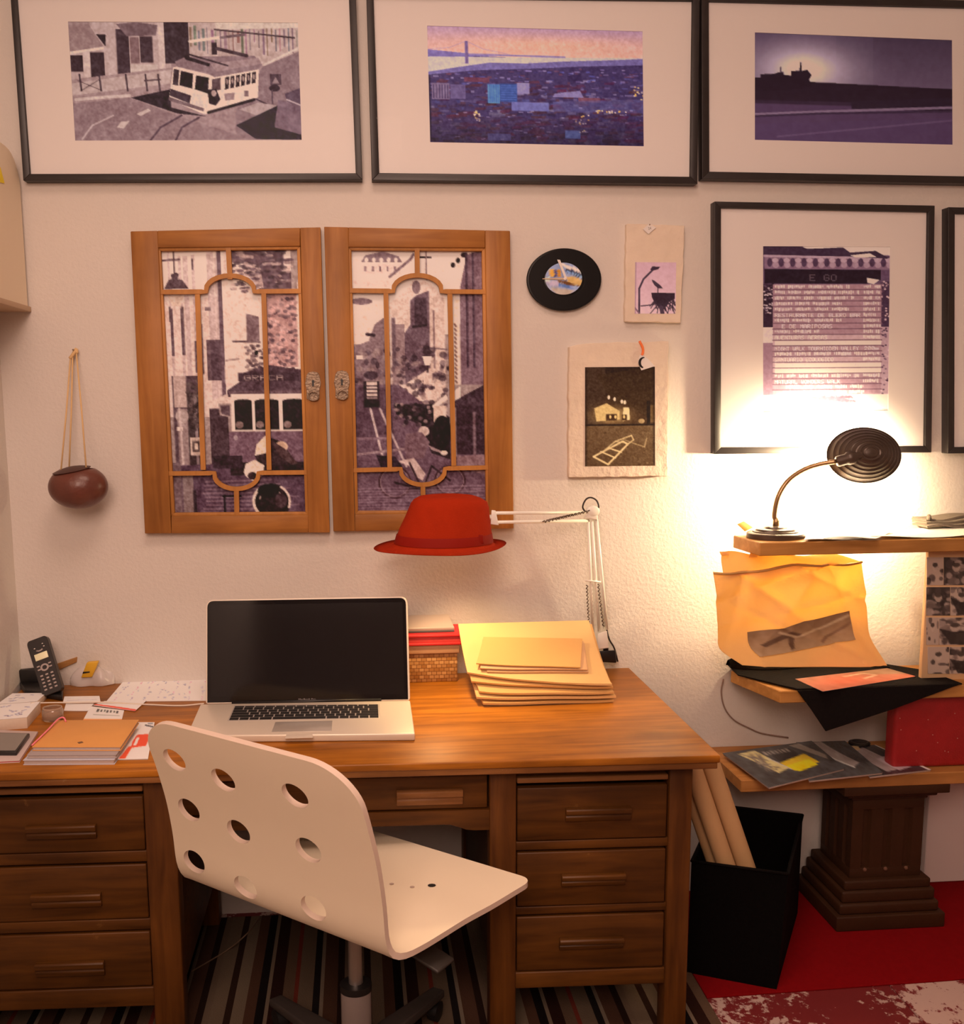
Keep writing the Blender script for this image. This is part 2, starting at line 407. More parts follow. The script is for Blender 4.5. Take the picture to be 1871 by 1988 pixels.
# ------------------------------------------------------------------ the room
XL, XR, YF, ZC = -.994, 2.75, -4.3, 3.75
M_FLOOR = None
def floor_material():
    m, nt, b = newmat('worn_red_floor_paint'); N = nt.nodes.new; L = nt.links.new
    tc = N('ShaderNodeTexCoord')
    n1 = N('ShaderNodeTexNoise'); n1.inputs['Scale'].default_value = 5.0; n1.inputs['Detail'].default_value = 3
    n2 = N('ShaderNodeTexNoise'); n2.inputs['Scale'].default_value = 38.0; n2.inputs['Detail'].default_value = 8; n2.inputs['Roughness'].default_value = .7
    L(tc.outputs['Object'], n1.inputs['Vector']); L(tc.outputs['Object'], n2.inputs['Vector'])
    ad = N('ShaderNodeMath'); ad.operation = 'ADD'; L(n1.outputs['Fac'], ad.inputs[0]); L(n2.outputs['Fac'], ad.inputs[1])
    cr = N('ShaderNodeValToRGB'); cr.color_ramp.elements[0].position = .98; cr.color_ramp.elements[1].position = 1.05
    hf = N('ShaderNodeMath'); hf.operation = 'MULTIPLY'; hf.inputs[1].default_value = 1.0; L(ad.outputs[0], hf.inputs[0]); L(hf.outputs[0], cr.inputs['Fac'])
    cr.color_ramp.elements[0].color = (.20, .015, .018, 1); cr.color_ramp.elements[1].color = (.62, .45, .40, 1)
    mm = N('ShaderNodeMapRange'); mm.inputs['From Min'].default_value = .6; mm.inputs['From Max'].default_value = 1.4; L(ad.outputs[0], mm.inputs['Value'])
    cr.color_ramp.elements[0].position = .5; cr.color_ramp.elements[1].position = .57
    L(mm.outputs[0], cr.inputs['Fac']); L(cr.outputs['Color'], b.inputs['Base Color']); b.inputs['Roughness'].default_value = .7
    return m
M_FLOOR = floor_material()
tag(box('wall_back', XL-.1, XR+.1, 0, .12, -.05, ZC, M_WALL, bev=0), kind='structure')
tag(box('wall_left', XL-.12, XL, YF, 0, -.05, ZC, M_WALL, bev=0), kind='structure')
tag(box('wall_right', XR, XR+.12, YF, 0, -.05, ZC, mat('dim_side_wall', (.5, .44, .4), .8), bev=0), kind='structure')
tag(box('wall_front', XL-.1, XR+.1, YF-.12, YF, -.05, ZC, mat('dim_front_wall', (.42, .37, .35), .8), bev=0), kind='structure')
tag(box('ceiling', XL-.1, XR+.1, YF, .1, ZC, ZC+.1, M_CEIL, bev=0), kind='structure')
FL = tag(box('floor', XL-.1, XR+.1, YF, .1, -.08, -.012, mat('floor_slab', (.1, .08, .07), .9), bev=0), kind='structure')
ORG['floor'] = ORG[FL.name]
seam = PZ(1760, 1948, 0)[0]
k = 0; x = seam-.62*5
while x < XR+.1:                              # painted floor boards, each a piece of its own
    a, b_ = max(XL-.1, x), min(XR+.1, x+.617)
    if b_ > a:
        box('floor_panel', a, b_, YF, .1, -.03, 0.0, M_FLOOR, FL, bev=.002)
    x += .62
# ------------------------------------------------------------------ paintings on the wall
def inset(q, d):
    q = [np.array(p, float) for p in q]; c = sum(q)/4; out = []
    for p in q: out.append(p+np.array([math.copysign(d, c[0]-p[0]), math.copysign(d, c[1]-p[1])]))
    return out
def picture(label, outer, barpx, prints, cv, group, dep=.03):
    """framed picture: four mitred bars, mat board with a window, print, glass"""
    inner = inset(outer, barpx)
    o = [PY(*p, -dep) for p in outer]; i_ = [PY(*p, -dep) for p in inner]
    T = thing('picture_frame', label, 'picture', ((o[3][0]+o[2][0])/2, 0, o[3][2]), group)
    back = lambda p: np.array([p[0], .001, p[2]])
    for a in range(4):
        b = (a+1) % 4
        hexa('frame_bar', [back(o[a]), back(o[b]), back(i_[b]), back(i_[a]), o[a], o[b], i_[b], i_[a]], M_FRAME, T, .0012)
    def at(p, y): return np.array([p[0], y, p[2]])
    ei = [p+(p-sum(i_)/4)*.01 for p in i_]
    pr = [PY(*p, -.02) for p in prints]
    v = [at(p, -.0205) for p in ei]+[at(p, -.0205) for p in pr]+[at(p, -.0185) for p in pr]
    f = [(a, (a+1) % 4, 4+(a+1) % 4, 4+a) for a in range(4)]+[(4+a, 4+(a+1) % 4, 8+(a+1) % 4, 8+a) for a in range(4)]
    mesh('mat_board', v, f, M_MAT, T)
    if cv is not None:
        printed('print', [at(p+(p-sum(pr)/4)*.004, -.0188) for p in pr], cv, M_PRINT, T)
    quadbox('backing_board', [at(p, -.017) for p in ei], (0, .014, 0), mat('backing', (.3, .24, .18), .9), T, bev=0)
    quadbox('glass_pane', [at(p, -.0265) for p in ei], (0, .002, 0), M_GLASS, T, bev=0)
    return T

# tram on a curve, seen from above
cA = Cv(345, 112, 1525, 710, 4.2, (146, 118, 122))
r = random.Random(3)
cA.rect(345, 112, 860, 400, (170, 142, 142)); cA.rect(345, 112, 455, 260, (150, 122, 124)); cA.poly([(345, 130), (450, 125), (520, 235), (345, 262)], (140, 112, 114)); cA.poly([(345, 262), (520, 238), (520, 250), (345, 275)], (200, 175, 170))
for x0, y0, x1, y1, c in ((350, 280, 412, 360, (60, 42, 50)), (450, 265, 520, 390, (62, 44, 52)), (585, 150, 650, 378, (70, 52, 60)), (655, 190, 700, 320, (120, 92, 96)), (705, 185, 770, 315, (72, 54, 62)), (820, 115, 955, 320, (62, 46, 54))):
    cA.rect(x0, y0, x1, y1, c)
cA.poly([(590, 125), (690, 115), (800, 130), (790, 180), (640, 185)], (110, 86, 92)); cA.poly([(485, 175), (535, 178), (530, 235)], (50, 36, 44))
cA.rect(800, 115, 830, 365, (188, 160, 158)); cA.rect(415, 260, 445, 390, (188, 160, 158)); cA.rect(535, 120, 580, 390, (176, 148, 148)); cA.rect(650, 325, 790, 372, (180, 155, 152))
cA.rect(955, 112, 1525, 330, (172, 144, 142))
for k in range(26):
    x = 960+k*22; cA.rect(x, 130+r.random()*30, x+r.random()*12+3, 210+r.random()*70, (88+r.random()*50, 66+r.random()*40, 74+r.random()*40), .8)
cA.poly([(1090, 112), (1525, 112), (1525, 140), (1100, 150)], (190, 165, 158)); cA.line([(1090, 150), (1500, 190)], 5, (70, 52, 58)); cA.line([(960, 210), (1110, 190)], 12, (200, 175, 168)); cA.line([(1120, 190), (1240, 175)], 10, (105, 82, 88))
cA.poly([(1330, 335), (1525, 255), (1525, 700), (1180, 700), (1180, 560)], (128, 102, 108)); cA.line([(1340, 325), (1520, 240)], 8, (190, 165, 160))
cA.poly([(345, 400), (860, 340), (860, 700), (345, 710)], (150, 122, 125)); cA.poly([(345, 420), (860, 350), (850, 420), (345, 480)], (172, 145, 144))
cA.line([(365, 500), (480, 490), (640, 480)], 12, (186, 160, 158)); cA.poly([(345, 520), (640, 490), (900, 590), (1260, 700), (345, 710)], (132, 105, 110))
for x in (390, 490, 625, 725, 790): cA.line([(x, 375), (x+6, 455)], 6, (72, 54, 62))
cA.line([(380, 405), (500, 455)], 3, (80, 60, 68)); cA.line([(390, 458), (490, 400)], 3, (80, 60, 68)); cA.line([(720, 405), (800, 400)], 4, (80, 60, 68))
cA.poly([(645, 490), (850, 448), (850, 540), (1030, 585), (880, 570), (790, 540)], (48, 34, 44))
cA.line([(735, 705), (790, 640), (900, 580)], 7, (84, 62, 72)); cA.line([(865, 705), (900, 640), (990, 590)], 7, (84, 62, 72)); cA.line([(385, 700), (440, 630), (550, 580)], 5, (170, 144, 146))
cA.poly([(670, 572), (730, 545), (745, 555), (690, 582)], (182, 156, 154)); cA.poly([(565, 640), (590, 610), (632, 608), (600, 645)], (178, 152, 150))
cA.poly([(1180, 630), (1410, 525), (1525, 560), (1525, 705), (1280, 700)], (40, 28, 42)); cA.poly([(1405, 500), (1525, 530), (1525, 680), (1380, 640)], (112, 88, 100)); cA.poly([(1440, 470), (1525, 440), (1525, 535), (1450, 510)], (90, 70, 84)); cA.line([(1450, 500), (1525, 530)], 5, (170, 145, 150))
cA.rect(1365, 372, 1425, 425, (82, 62, 72)); cA.poly([(1375, 420), (1395, 385), (1415, 420)], (140, 115, 120)); cA.ell(1388, 442, 28, 18, (62, 46, 56)); cA.line([(1375, 455), (1375, 520)], 5, (90, 70, 80)); cA.line([(1285, 495), (1370, 535)], 4, (70, 52, 62)); cA.poly([(1200, 550), (1300, 515), (1400, 530), (1290, 580)], (160, 134, 136))
cA.poly([(880, 310), (935, 285), (1290, 280), (1330, 325), (1310, 345), (1080, 385), (1040, 365), (890, 335)], (130, 104, 110)); cA.poly([(920, 275), (1060, 320), (1055, 335), (935, 300)], (52, 38, 46)); cA.poly([(1060, 320), (1310, 290), (1325, 320), (1090, 360)], (148, 120, 124))
cA.rect(1070, 215, 1098, 275, (58, 42, 50)); cA.line([(1098, 245), (1250, 280)], 14, (70, 52, 60)); cA.line([(940, 270), (1150, 330)], 5, (60, 44, 52))
cA.poly([(870, 338), (890, 336), (1055, 375), (1080, 388), (1310, 348), (1300, 490), (1020, 575), (840, 500), (850, 440)], (205, 178, 172))
cA.poly([(872, 345), (900, 352), (890, 430), (862, 425)], (62, 46, 54)); cA.poly([(908, 355), (970, 370), (962, 445), (896, 428)], (40, 28, 38)); cA.poly([(985, 378), (1050, 390), (1042, 470), (975, 448)], (38, 26, 36)); cA.poly([(1066, 398), (1110, 390), (1108, 450), (1062, 460)], (90, 68, 74))
for k in range(6): cA.poly([(1135+k*28, 388-k*5), (1155+k*28, 384-k*5), (1150+k*28, 445-k*6), (1130+k*28, 450-k*6)], (50, 36, 44)); cA.ell(1143+k*28, 410-k*5, 5, 14, (150, 122, 120))
cA.poly([(850, 445), (955, 480), (945, 520), (845, 480)], (70, 52, 62)); cA.poly([(838, 485), (1020, 545), (1015, 560), (840, 505)], (110, 86, 92)); cA.poly([(960, 470), (1020, 480), (1015, 540), (955, 520)], (196, 170, 166))
cA.poly([(1040, 450), (1085, 445), (1105, 500), (1080, 530), (1045, 520)], (44, 30, 40)); cA.ell(1072, 468, 13, 16, (160, 130, 128)); cA.poly([(1125, 470), (1180, 465), (1175, 500), (1130, 505)], (140, 112, 116)); cA.rect(1230, 455, 1250, 485, (120, 94, 98))
cA.line([(1040, 565), (1280, 500)], 12, (46, 32, 42)); cA.noise(10, 60, 2); cA.noise(9, 130, 3); cA.grade(1.18, (1, .97, .93))
picture('framed print of a white tram on a curving street', [(19, -22), (690, -22), (703.5, 349), (45, 350.5)], 13, [(132, 42), (578, 44), (585.5, 272), (146, 273)], cA, None)

# city at dusk with a suspension bridge
cB = Cv(360, 140, 1530, 790, 4.2, (60, 40, 78))
cB.vgrad(140, 300, (176, 128, 150), (226, 160, 140)); cB.ell(1000, 230, 700, 60, (236, 166, 132), .6, .5); cB.poly([(360, 270), (560, 286), (800, 296), (360, 318)], (120, 96, 150))
cB.poly([(360, 310), (1530, 292), (1530, 420), (360, 410)], (196, 168, 186)); cB.poly([(360, 395), (520, 365), (700, 335), (900, 335), (1090, 320), (1300, 310), (1530, 295), (1530, 500), (360, 500)], (112, 92, 142))
cB.line([(580, 292), (1100, 296)], 6, (140, 112, 156)); cB.rect(562, 220, 579, 345, (112, 82, 128)); cB.line([(365, 270), (480, 258), (565, 222)], 3, (176, 128, 150)); cB.line([(575, 222), (660, 262), (800, 288)], 3, (176, 128, 150))
r = random.Random(11)
cB.poly([(360, 410), (620, 380), (900, 365), (1200, 345), (1530, 330), (1530, 790), (360, 790)], (62, 44, 84))
for k in range(900):
    t = r.random(); y = 345+t*430; x = 360+r.random()*1170
    if y < 400-(x-360)*.06: continue
    d = (y-345)/430; wq = 12+40*r.random()*(.4+d); hq = 4+12*r.random()*(.5+d)
    base = r.choice([(92, 70, 116), (120, 96, 140), (72, 44, 74), (96, 52, 72), (54, 40, 86), (80, 72, 132), (140, 116, 150)])
    f = 1.15-.62*d; cB.rect(x, y, x+wq, y+hq, [c*f for c in base], .8)
for k in range(150):
    x = 360+r.random()*1170; y = 430+r.random()*330; cB.poly([(x, y), (x+30+r.random()*40, y-4), (x+50, y+12), (x-6, y+14)], (62+r.random()*30, 26+r.random()*16, 46+r.random()*20), .8)
cB.rect(380, 455, 475, 545, (120, 92, 120)); cB.rect(480, 460, 560, 540, (98, 76, 116))
for k in range(6): cB.rect(388+k*15, 462, 394+k*15, 540, (70, 50, 84))
cB.rect(555, 420, 690, 445, (104, 50, 72)); cB.rect(680, 455, 745, 560, (84, 118, 186)); cB.rect(745, 450, 838, 550, (52, 70, 132)); cB.rect(838, 445, 905, 505, (142, 120, 164))
for k in range(7): cB.rect(750, 458+k*13, 835, 462+k*13, (74, 92, 152))
for k in range(5): cB.rect(690+k*11, 458, 694+k*11, 556, (60, 84, 150))
cB.rect(808, 550, 1010, 600, (108, 98, 152)); cB.rect(1170, 520, 1290, 545, (120, 66, 84)); cB.poly([(1040, 500), (1180, 480), (1200, 520), (1030, 520)], (130, 108, 150)); cB.poly([(1030, 545), (1530, 520), (1530, 600), (1030, 600)], (88, 76, 124), .6)
cB.poly([(1110, 400), (1190, 385), (1190, 425), (1115, 430)], (48, 30, 70)); cB.rect(1095, 705, 1180, 750, (92, 110, 170)); cB.rect(675, 730, 800, 770, (84, 78, 128))
for k in range(60):
    x = r.choice([1150+r.random()*70, 1470+r.random()*60, 600+r.random()*30, 1260+r.random()*180]); y = {0: 610+r.random()*110, 1: 450+r.random()*70, 2: 600+r.random()*60, 3: 585+r.random()*14}[0 if x < 1225 and x > 1140 else 1 if x >= 1465 else 2 if x < 700 else 3]
    cB.rect(x, y, x+9, y+7, r.choice([(255, 206, 130), (250, 170, 80), (240, 200, 190)]), .9)
for k in range(40):
    x = 370+r.random()*1150; y = 560+r.random()*210; cB.rect(x, y, x+8+r.random()*20, y+6, (170, 146, 180), .6)
cB.vgrad(640, 790, (60, 36, 70), (30, 14, 34), .45); cB.rect(360, 410, 374, 775, (34, 20, 40), .7); cB.noise(8, 70, 5); cB.noise(8, 140, 6)
picture('framed colour print of a city and a suspension bridge at dusk', [(711, -20), (1358.5, -13), (1354, 357), (722, 349.5)], 14, [(829, 50), (1247, 61), (1249.5, 284), (835, 276)], cB, None)

# dark headland against the sun
cC = Cv(440, 225, 1797, 988, 6, (70, 46, 66))
cC.vgrad(225, 580, (84, 60, 80), (110, 84, 102)); cC.vgrad(225, 580, (64, 44, 62), (96, 70, 90), .7, 1250, 1797); cC.vgrad(225, 580, (72, 52, 70), (100, 76, 94), .5, 1000, 1250)
cC.ell(790, 470, 400, 220, (214, 176, 186), .95, .8); cC.ell(770, 480, 200, 120, (232, 200, 200), .8, .6)
cC.poly([(440, 555), (840, 560), (1797, 580), (1797, 735), (1500, 720), (440, 700)], (40, 22, 34)); cC.poly([(440, 700), (1797, 690), (1797, 988), (440, 988)], (82, 54, 80))
cC.vgrad(580, 720, (40, 22, 34), (44, 25, 38), .7); cC.poly([(1100, 690), (1797, 640), (1797, 740), (1100, 745)], (44, 26, 40))
cC.line([(440, 802), (900, 768), (1797, 712)], 13, (130, 98, 118)); cC.line([(440, 815), (900, 782), (1797, 740)], 10, (60, 38, 58)); cC.line([(600, 955), (1200, 880), (1797, 805)], 8, (110, 78, 104)); cC.poly([(440, 870), (1797, 790), (1797, 988), (440, 988)], (84, 56, 88), .35)
cC.poly([(440, 540), (485, 540), (485, 517), (575, 512), (605, 500), (640, 495), (640, 515), (690, 520), (690, 488), (748, 484), (752, 425), (760, 425), (764, 484), (800, 475), (830, 512), (812, 545), (835, 590), (700, 620), (440, 640)], (38, 20, 32)); cC.line([(622, 500), (622, 465)], 4, (60, 40, 52))
cC.noise(3, 50, 9)
picture('framed dark print of a headland silhouetted against a pale sun', [(1362, -12), (1990, 3), (1992, 358), (1363, 347)], 14, [(1465, 63), (1848, 78), (1849, 281), (1465, 271.5)], cC, None)

# menu board poster
cD = Cv(445, 355, 1345, 1525, 4.4, (150, 104, 112))
r = random.Random(5); D1 = (70, 40, 56); LT = (238, 205, 190)
cD.rect(445, 355, 1345, 620, (96, 62, 80)); cD.poly([(720, 355), (1345, 355), (1345, 420), (1040, 410), (760, 385)], (226, 186, 172)); cD.poly([(445, 355), (700, 358), (760, 375), (860, 372), (1010, 365), (1060, 400), (1240, 388), (1340, 440), (1340, 450), (445, 415)], (58, 34, 50))
cD.poly([(460, 420), (1050, 432), (1310, 440), (1345, 470), (1345, 520), (460, 515)], (130, 88, 102)); cD.line([(460, 425), (1060, 436), (1330, 452)], 12, (176, 132, 138)); cD.poly([(1060, 420), (1200, 405), (1250, 432), (1100, 434)], (236, 204, 190))
for k in range(11):
    x = 535+k*80; cD.ell(x, 455, 22, 16, (182, 136, 140)); cD.ell(x+4, 488, 22, 20, (168, 122, 130)); cD.ell(x-38, 470, 18, 30, (76, 46, 64))
cD.poly([(460, 515), (1280, 520), (1280, 590), (1180, 615), (460, 615)], (36, 18, 28)); cD.text('E GO', 775, 552, 46, (150, 116, 116), 50, .5); cD.poly([(1180, 575), (1270, 590), (1230, 620), (1185, 610)], (230, 200, 186))
cD.rect(445, 620, 525, 920, (52, 28, 40)); cD.rect(1285, 600, 1345, 920, (66, 38, 56)); cD.rect(445, 920, 530, 1030, (214, 170, 160)); cD.rect(445, 1030, 530, 1400, (150, 100, 108)); cD.rect(1285, 920, 1345, 1450, (178, 128, 130))
for k in range(70): cD.ell(450+r.random()*70, 620+r.random()*210, 9, 5, r.choice([(40, 20, 32), (190, 150, 146), (90, 60, 72)]))
for k in range(70): cD.ell(1285+r.random()*58, 600+r.random()*800, 8, 6, r.choice([(80, 46, 62), (200, 150, 146), (120, 80, 92)]))
rows = {5: 'RESTAURANTE DE BLERO BAR', 7: '  E DE MARIPOSAS', 9: 'AVENTURAS AEREAS', 11: 'NIGHT WALK TOURHIDDEN VALLEY', 13: 'SANTUARIO ECOLOGICO', 17: 'NATURAL WONDERS WALK'}
ends = [1060, 1130, 1090, 1010, 1060, 1140, 1000, 940, 840, 905, 1130, 1130, 1190, 950, 1130, 1130, 1130, 1000, 1160, 1170]
def smear(x, x1, y, c):
    """lettering too blurred to read: word-long runs of uneven strokes"""
    while x < x1:
        w_ = r.uniform(50, 130)
        while w_ > 0 and x < x1:
            t = r.uniform(5, 11); cD.rect(x, y+r.uniform(2, 8), x+t, y+r.uniform(20, 30), c, r.uniform(.6, 1)); x += t+r.uniform(2, 6); w_ -= t+4
        x += 20
for k in range(20):
    y = 622+k*39.2; pale = k in (10, 14, 15)
    cD.rect(520, y, 1285, y+36, (190, 138, 136) if pale or k in (9, 13) else (164, 112, 116)); cD.line([(520, y+37), (1290, y+37)], 5, (112, 68, 78))
    if pale: cD.rect(535, y+3, 1285, y+34, (240, 208, 192))
    c = (214, 168, 160) if pale else LT
    if k in rows: cD.text(rows[k], 532, y+5, 27, c, min(27, (ends[k]-532)/len(rows[k])))
    else: smear(532+(80 if k > 17 else 0), ends[k], y, c)
    if k == 11: cD.text('200m', 1165, y+6, 24, LT, 27)
    elif not pale and k < 18: smear(1160, 1270, y, LT)
cD.rect(445, 1400, 1345, 1470, (228, 180, 168)); cD.rect(632, 1390, 668, 1480, (250, 226, 214)); cD.rect(1130, 1400, 1168, 1480, (250, 226, 214))
for k in range(60): cD.line([(770+r.random()*330, 1405+r.random()*20), (780+r.random()*330, 1440+r.random()*25)], 5, (120, 70, 78), .7)
cD.rect(445, 1470, 1345, 1525, (244, 218, 206)); cD.poly([(445, 1510), (760, 1512), (445, 1525)], (160, 120, 110)); cD.poly([(1180, 1510), (1345, 1508), (1345, 1522)], (180, 140, 128)); cD.noise(7, 60, 4)
picture('tall framed print of a tiled-roof board lettered with rows of signs', [(1387, 391), (1814.5, 399), (1808, 878.5), (1387, 881.5)], 12.5, [(1481, 478), (1727.5, 479), (1724, 797), (1481, 800)], cD, None)
cH = Cv(0, 0, 100, 130, 4, (120, 96, 96)); cH.vgrad(0, 130, (150, 124, 120), (70, 52, 56)); cH.noise(12, 20, 3)
picture('second tall black frame with a white mat, beyond the lettered board print', [(1841, 402), (2250, 410), (2250, 876), (1840, 880.5)], 12.5, [(1935, 490), (2165, 492), (2160, 790), (1935, 793)], cH, None)
# ------------------------------------------------------------------ the pair of glazed cabinet doors
def flat_bar(name, px, wd, Y, th, m, parent, closed=False):
    """glazing bar that follows a path of pixels in the plane Y, wd wide in metres"""
    P = [PY(x, y, Y) for x, y in px]; n = len(P); v = []
    for i in range(n):
        t = P[min(i+1, n-1)]-P[max(i-1, 0)]; t[1] = 0; t /= np.linalg.norm(t); s = V(-t[2], 0, t[0])*wd/2
        v += [P[i]+s, P[i]-s, P[i]-s+V(0, th, 0), P[i]+s+V(0, th, 0)]
    f = []
    for i in range(n-1):
        for a in range(4): f.append((4*i+a, 4*i+(a+1) % 4, 4*i+4+(a+1) % 4, 4*i+4+a))
    f += [(0, 1, 2, 3), (4*n-4, 4*n-3, 4*n-2, 4*n-1)]
    return mesh(name, v, f, m, parent)
def arc_path(x0, y0, x1, y1, cx, half, rise, flip):
    """straight, small cusp, half-round bow, cusp, straight"""
    def ly(x): return y0+(y1-y0)*(x-x0)/(x1-x0)
    p = [(x0, ly(x0)), (cx-half-8, ly(cx-half))]
    for k in range(13):
        a = math.pi*k/12; p.append((cx-half*math.cos(a), ly(cx)+flip*(rise*math.sin(a)+(3 if 0 < k < 12 else 0))))
    return p+[(cx+half+8, ly(cx+half)), (x1, ly(x1))]
def cabinet_door(label, TL, TR, BR, BL, ins, top_m, bars, cv, lock):
    Y = -.028; o = [PY(*p, Y) for p in (TL, TR, BR, BL)]
    T = thing('cabinet_door', label, 'door', ((o[3][0]+o[2][0])/2, 0, o[3][2]), 'pair of old cabinet doors hung on the wall')
    def lp(a, b, t): return (a[0]+(b[0]-a[0])*t, a[1]+(b[1]-a[1])*t)
    itl, itr, ibr, ibl = ins                          # inner opening in pixels
    def quad(name, q, m, dY=0, bev=.002):
        w_ = [PY(*p, Y+dY) for p in q]; b = [V(p[0], .0005, p[2]) for p in w_]
        return hexa(name, b+w_, m, T, bev)
    def xat(a, b, y): return (a[0]+(b[0]-a[0])*(y-a[1])/(b[1]-a[1]), y)
    lt = lp(TL, TR, (itl[0]-TL[0])/(TR[0]-TL[0])); rt_ = lp(TL, TR, (itr[0]-TL[0])/(TR[0]-TL[0]))
    lb = lp(BL, BR, (ibl[0]-BL[0])/(BR[0]-BL[0])); rb = lp(BL, BR, (ibr[0]-BL[0])/(BR[0]-BL[0]))
    quad('stile', [TL, lt, lb, BL], M_OAK); quad('stile', [rt_, TR, BR, rb], M_OAK)
    quad('rail', [lt, rt_, itr, itl], M_OAKX, .001); quad('rail', [ibl, ibr, rb, lb], M_OAKX, .001)
    # inner moulding, four strips one step lower
    g = 6
    mi = [(itl[0]+g, itl[1]+g), (itr[0]-g, itr[1]+g), (ibr[0]-g, ibr[1]-g), (ibl[0]+g, ibl[1]-g)]
    oo = [itl, itr, ibr, ibl]
    for a in range(4):
        b = (a+1) % 4; w_ = [PY(*p, Y+.006) for p in (oo[a], oo[b], mi[b], mi[a])]
        hexa('moulding', [V(p[0], .0005, p[2]) for p in w_]+w_, M_OAKB, T, .001)
    for p, wd in bars: flat_bar('glazing_bar', p, wd, -.024 if len(p) > 2 else -.0232, .012, M_OAKB, T)
    pq = [PY(*p, -.007) for p in oo]
    printed('photograph', pq, cv, M_PRINT, T)
    quadbox('glass_pane', [PY(*p, -.0105) for p in oo], (0, .002, 0), M_GLASS, T, bev=0)
    x, y = lock; wpx = 12.5
    e = [(x-wpx, y-24), (x-9, y-29), (x, y-31), (x+9, y-29), (x+wpx, y-24), (x+wpx+3, y-8), (x+wpx, y+6), (x+wpx, y+22), (x+6, y+26), (x-6, y+26), (x-wpx, y+22), (x-wpx, y+6), (x-wpx-3, y-8)]
    E_ = prism('lock_plate', [PY(*p, Y-.004) for p in e], (0, .005, 0), M_BRASS, T, .001); tag(E_, 'ornate tarnished metal lock plate')
    prism('keyhole', [PY(*p, Y-.0046) for p in [(x-1.6, y-8), (x-2.8, y-12), (x, y-15), (x+2.8, y-12), (x+1.6, y-8), (x+2, y-2), (x-2, y-2)]], (0, .002, 0), M_BLACK, E_)
    c = PY(x+1, y+17, Y-.008); rr = 8.5*PXM(-.03)
    tube('drop_ring', [c+V(rr*math.cos(a)*1.15, 0, rr*math.sin(a)) for a in np.linspace(0, 2*math.pi, 21)], .0022, M_BRASS, E_, 6)
    tube('ring_post', [PY(x+1, y+9, Y), PY(x+1, y+9, Y-.010)], .003, M_BRASS, E_, 8)
    return T
def PXM(Y): return (Y-CAM[1])/FPX     # metres per pixel near the plane Y

# left photograph: street lamp, tall houses, tram from the front, motorcycle rider
c1 = Cv(240, 185, 1140, 1815, 6, (150, 124, 122)); q = c1; r = random.Random(21); LTW = (212, 180, 172)
q.rect(240, 185, 760, 1200, (196, 164, 158)); q.rect(240, 185, 650, 480, (214, 184, 176))
for x, w_ in ((300, 14), (365, 18), (395, 30), (450, 20), (545, 40), (590, 14), (612, 20)): q.rect(x, 200+r.random()*60, x+w_, 1100, (168, 138, 138), .7)
q.rect(606, 185, 634, 1080, (104, 80, 88)); q.poly([(690, 200), (760, 200), (930, 470), (1100, 520), (1140, 185), (1140, 1000), (760, 1000), (630, 1000), (640, 400)], (204, 172, 164))
for k in range(5): q.rect(520+k*2, 540+k*0, 560, 560, (120, 96, 100))
for x0, y0, x1, y1 in ((520, 735, 610, 980), (545, 745, 600, 975), (470, 640, 500, 940), (300, 545, 318, 830), (365, 545, 385, 825), (445, 740, 470, 930), (450, 255, 460, 320)): q.rect(x0, y0, x1, y1, (86, 64, 72), .85)
q.poly([(690, 205), (1075, 205), (1075, 480), (900, 440), (800, 330), (760, 260), (690, 255)], (98, 74, 82)); q.poly([(760, 270), (880, 300), (900, 440), (830, 400)], (160, 130, 128)); q.rect(1030, 200, 1075, 330, LTW)
for k in range(140): q.ell(700+r.random()*370, 210+r.random()*240, 16+r.random()*14, 9, r.choice([(70, 52, 60), (120, 94, 98), (180, 148, 144), (90, 66, 76)]), .7)
q.poly([(780, 580), (860, 600), (860, 760), (780, 740)], (120, 94, 98)); q.rect(905, 470, 1100, 900, (168, 128, 126))
for k in range(160): q.ell(900+r.random()*200, 480+r.random()*440, 14, 10, r.choice([(110, 84, 88), (196, 150, 146), (84, 62, 70), (150, 112, 112)]), .7)
for k in range(60): q.ell(770+r.random()*130, 770+r.random()*150, 14, 9, r.choice([(80, 60, 66), (130, 104, 104)]), .7)
q.line([(690, 745), (860, 750)], 8, (110, 86, 90)); q.ell(835, 815, 12, 16, (40, 28, 34)); q.line([(640, 860), (720, 850)], 6, (150, 122, 120))
q.poly([(640, 1040), (720, 990), (720, 940), (920, 890), (1140, 920), (1140, 1080), (640, 1080)], (86, 64, 72)); q.rect(715, 935, 1100, 985, (72, 52, 60)); q.text('GRACA', 750, 948, 34, (150, 124, 122), 52)
q.poly([(640, 1045), (1140, 1040), (1140, 1062), (660, 1066)], (104, 80, 86)); q.rect(660, 1062, 1140, 1290, (206, 176, 168))
for x0, x1 in ((680, 795), (812, 968), (990, 1140)): q.rect(x0, 1105, x1, 1280, (44, 30, 36)); q.ell((x0+x1)/2, 1108, (x1-x0)/2, 14, (44, 30, 36)); q.ell(x0+30, 1250, 26, 22, (150, 122, 118), .8)
q.rect(640, 1292, 1140, 1500, (112, 84, 94)); q.ell(683, 1328, 14, 16, (150, 124, 128)); q.poly([(520, 1110), (640, 1060), (650, 1090), (540, 1150)], (188, 158, 152)); q.rect(520, 1150, 640, 1500, (76, 56, 62)); q.poly([(580, 1120), (660, 1120), (660, 1205), (585, 1190)], (150, 124, 122)); q.poly([(592, 1132), (650, 1132), (650, 1195), (597, 1182)], (92, 70, 76))
q.rect(290, 950, 480, 1530, (92, 70, 76)); q.rect(300, 950, 380, 1140, (168, 138, 134)); q.rect(380, 1050, 480, 1500, (70, 54, 56)); q.rect(425, 1050, 442, 1530, (130, 106, 108))
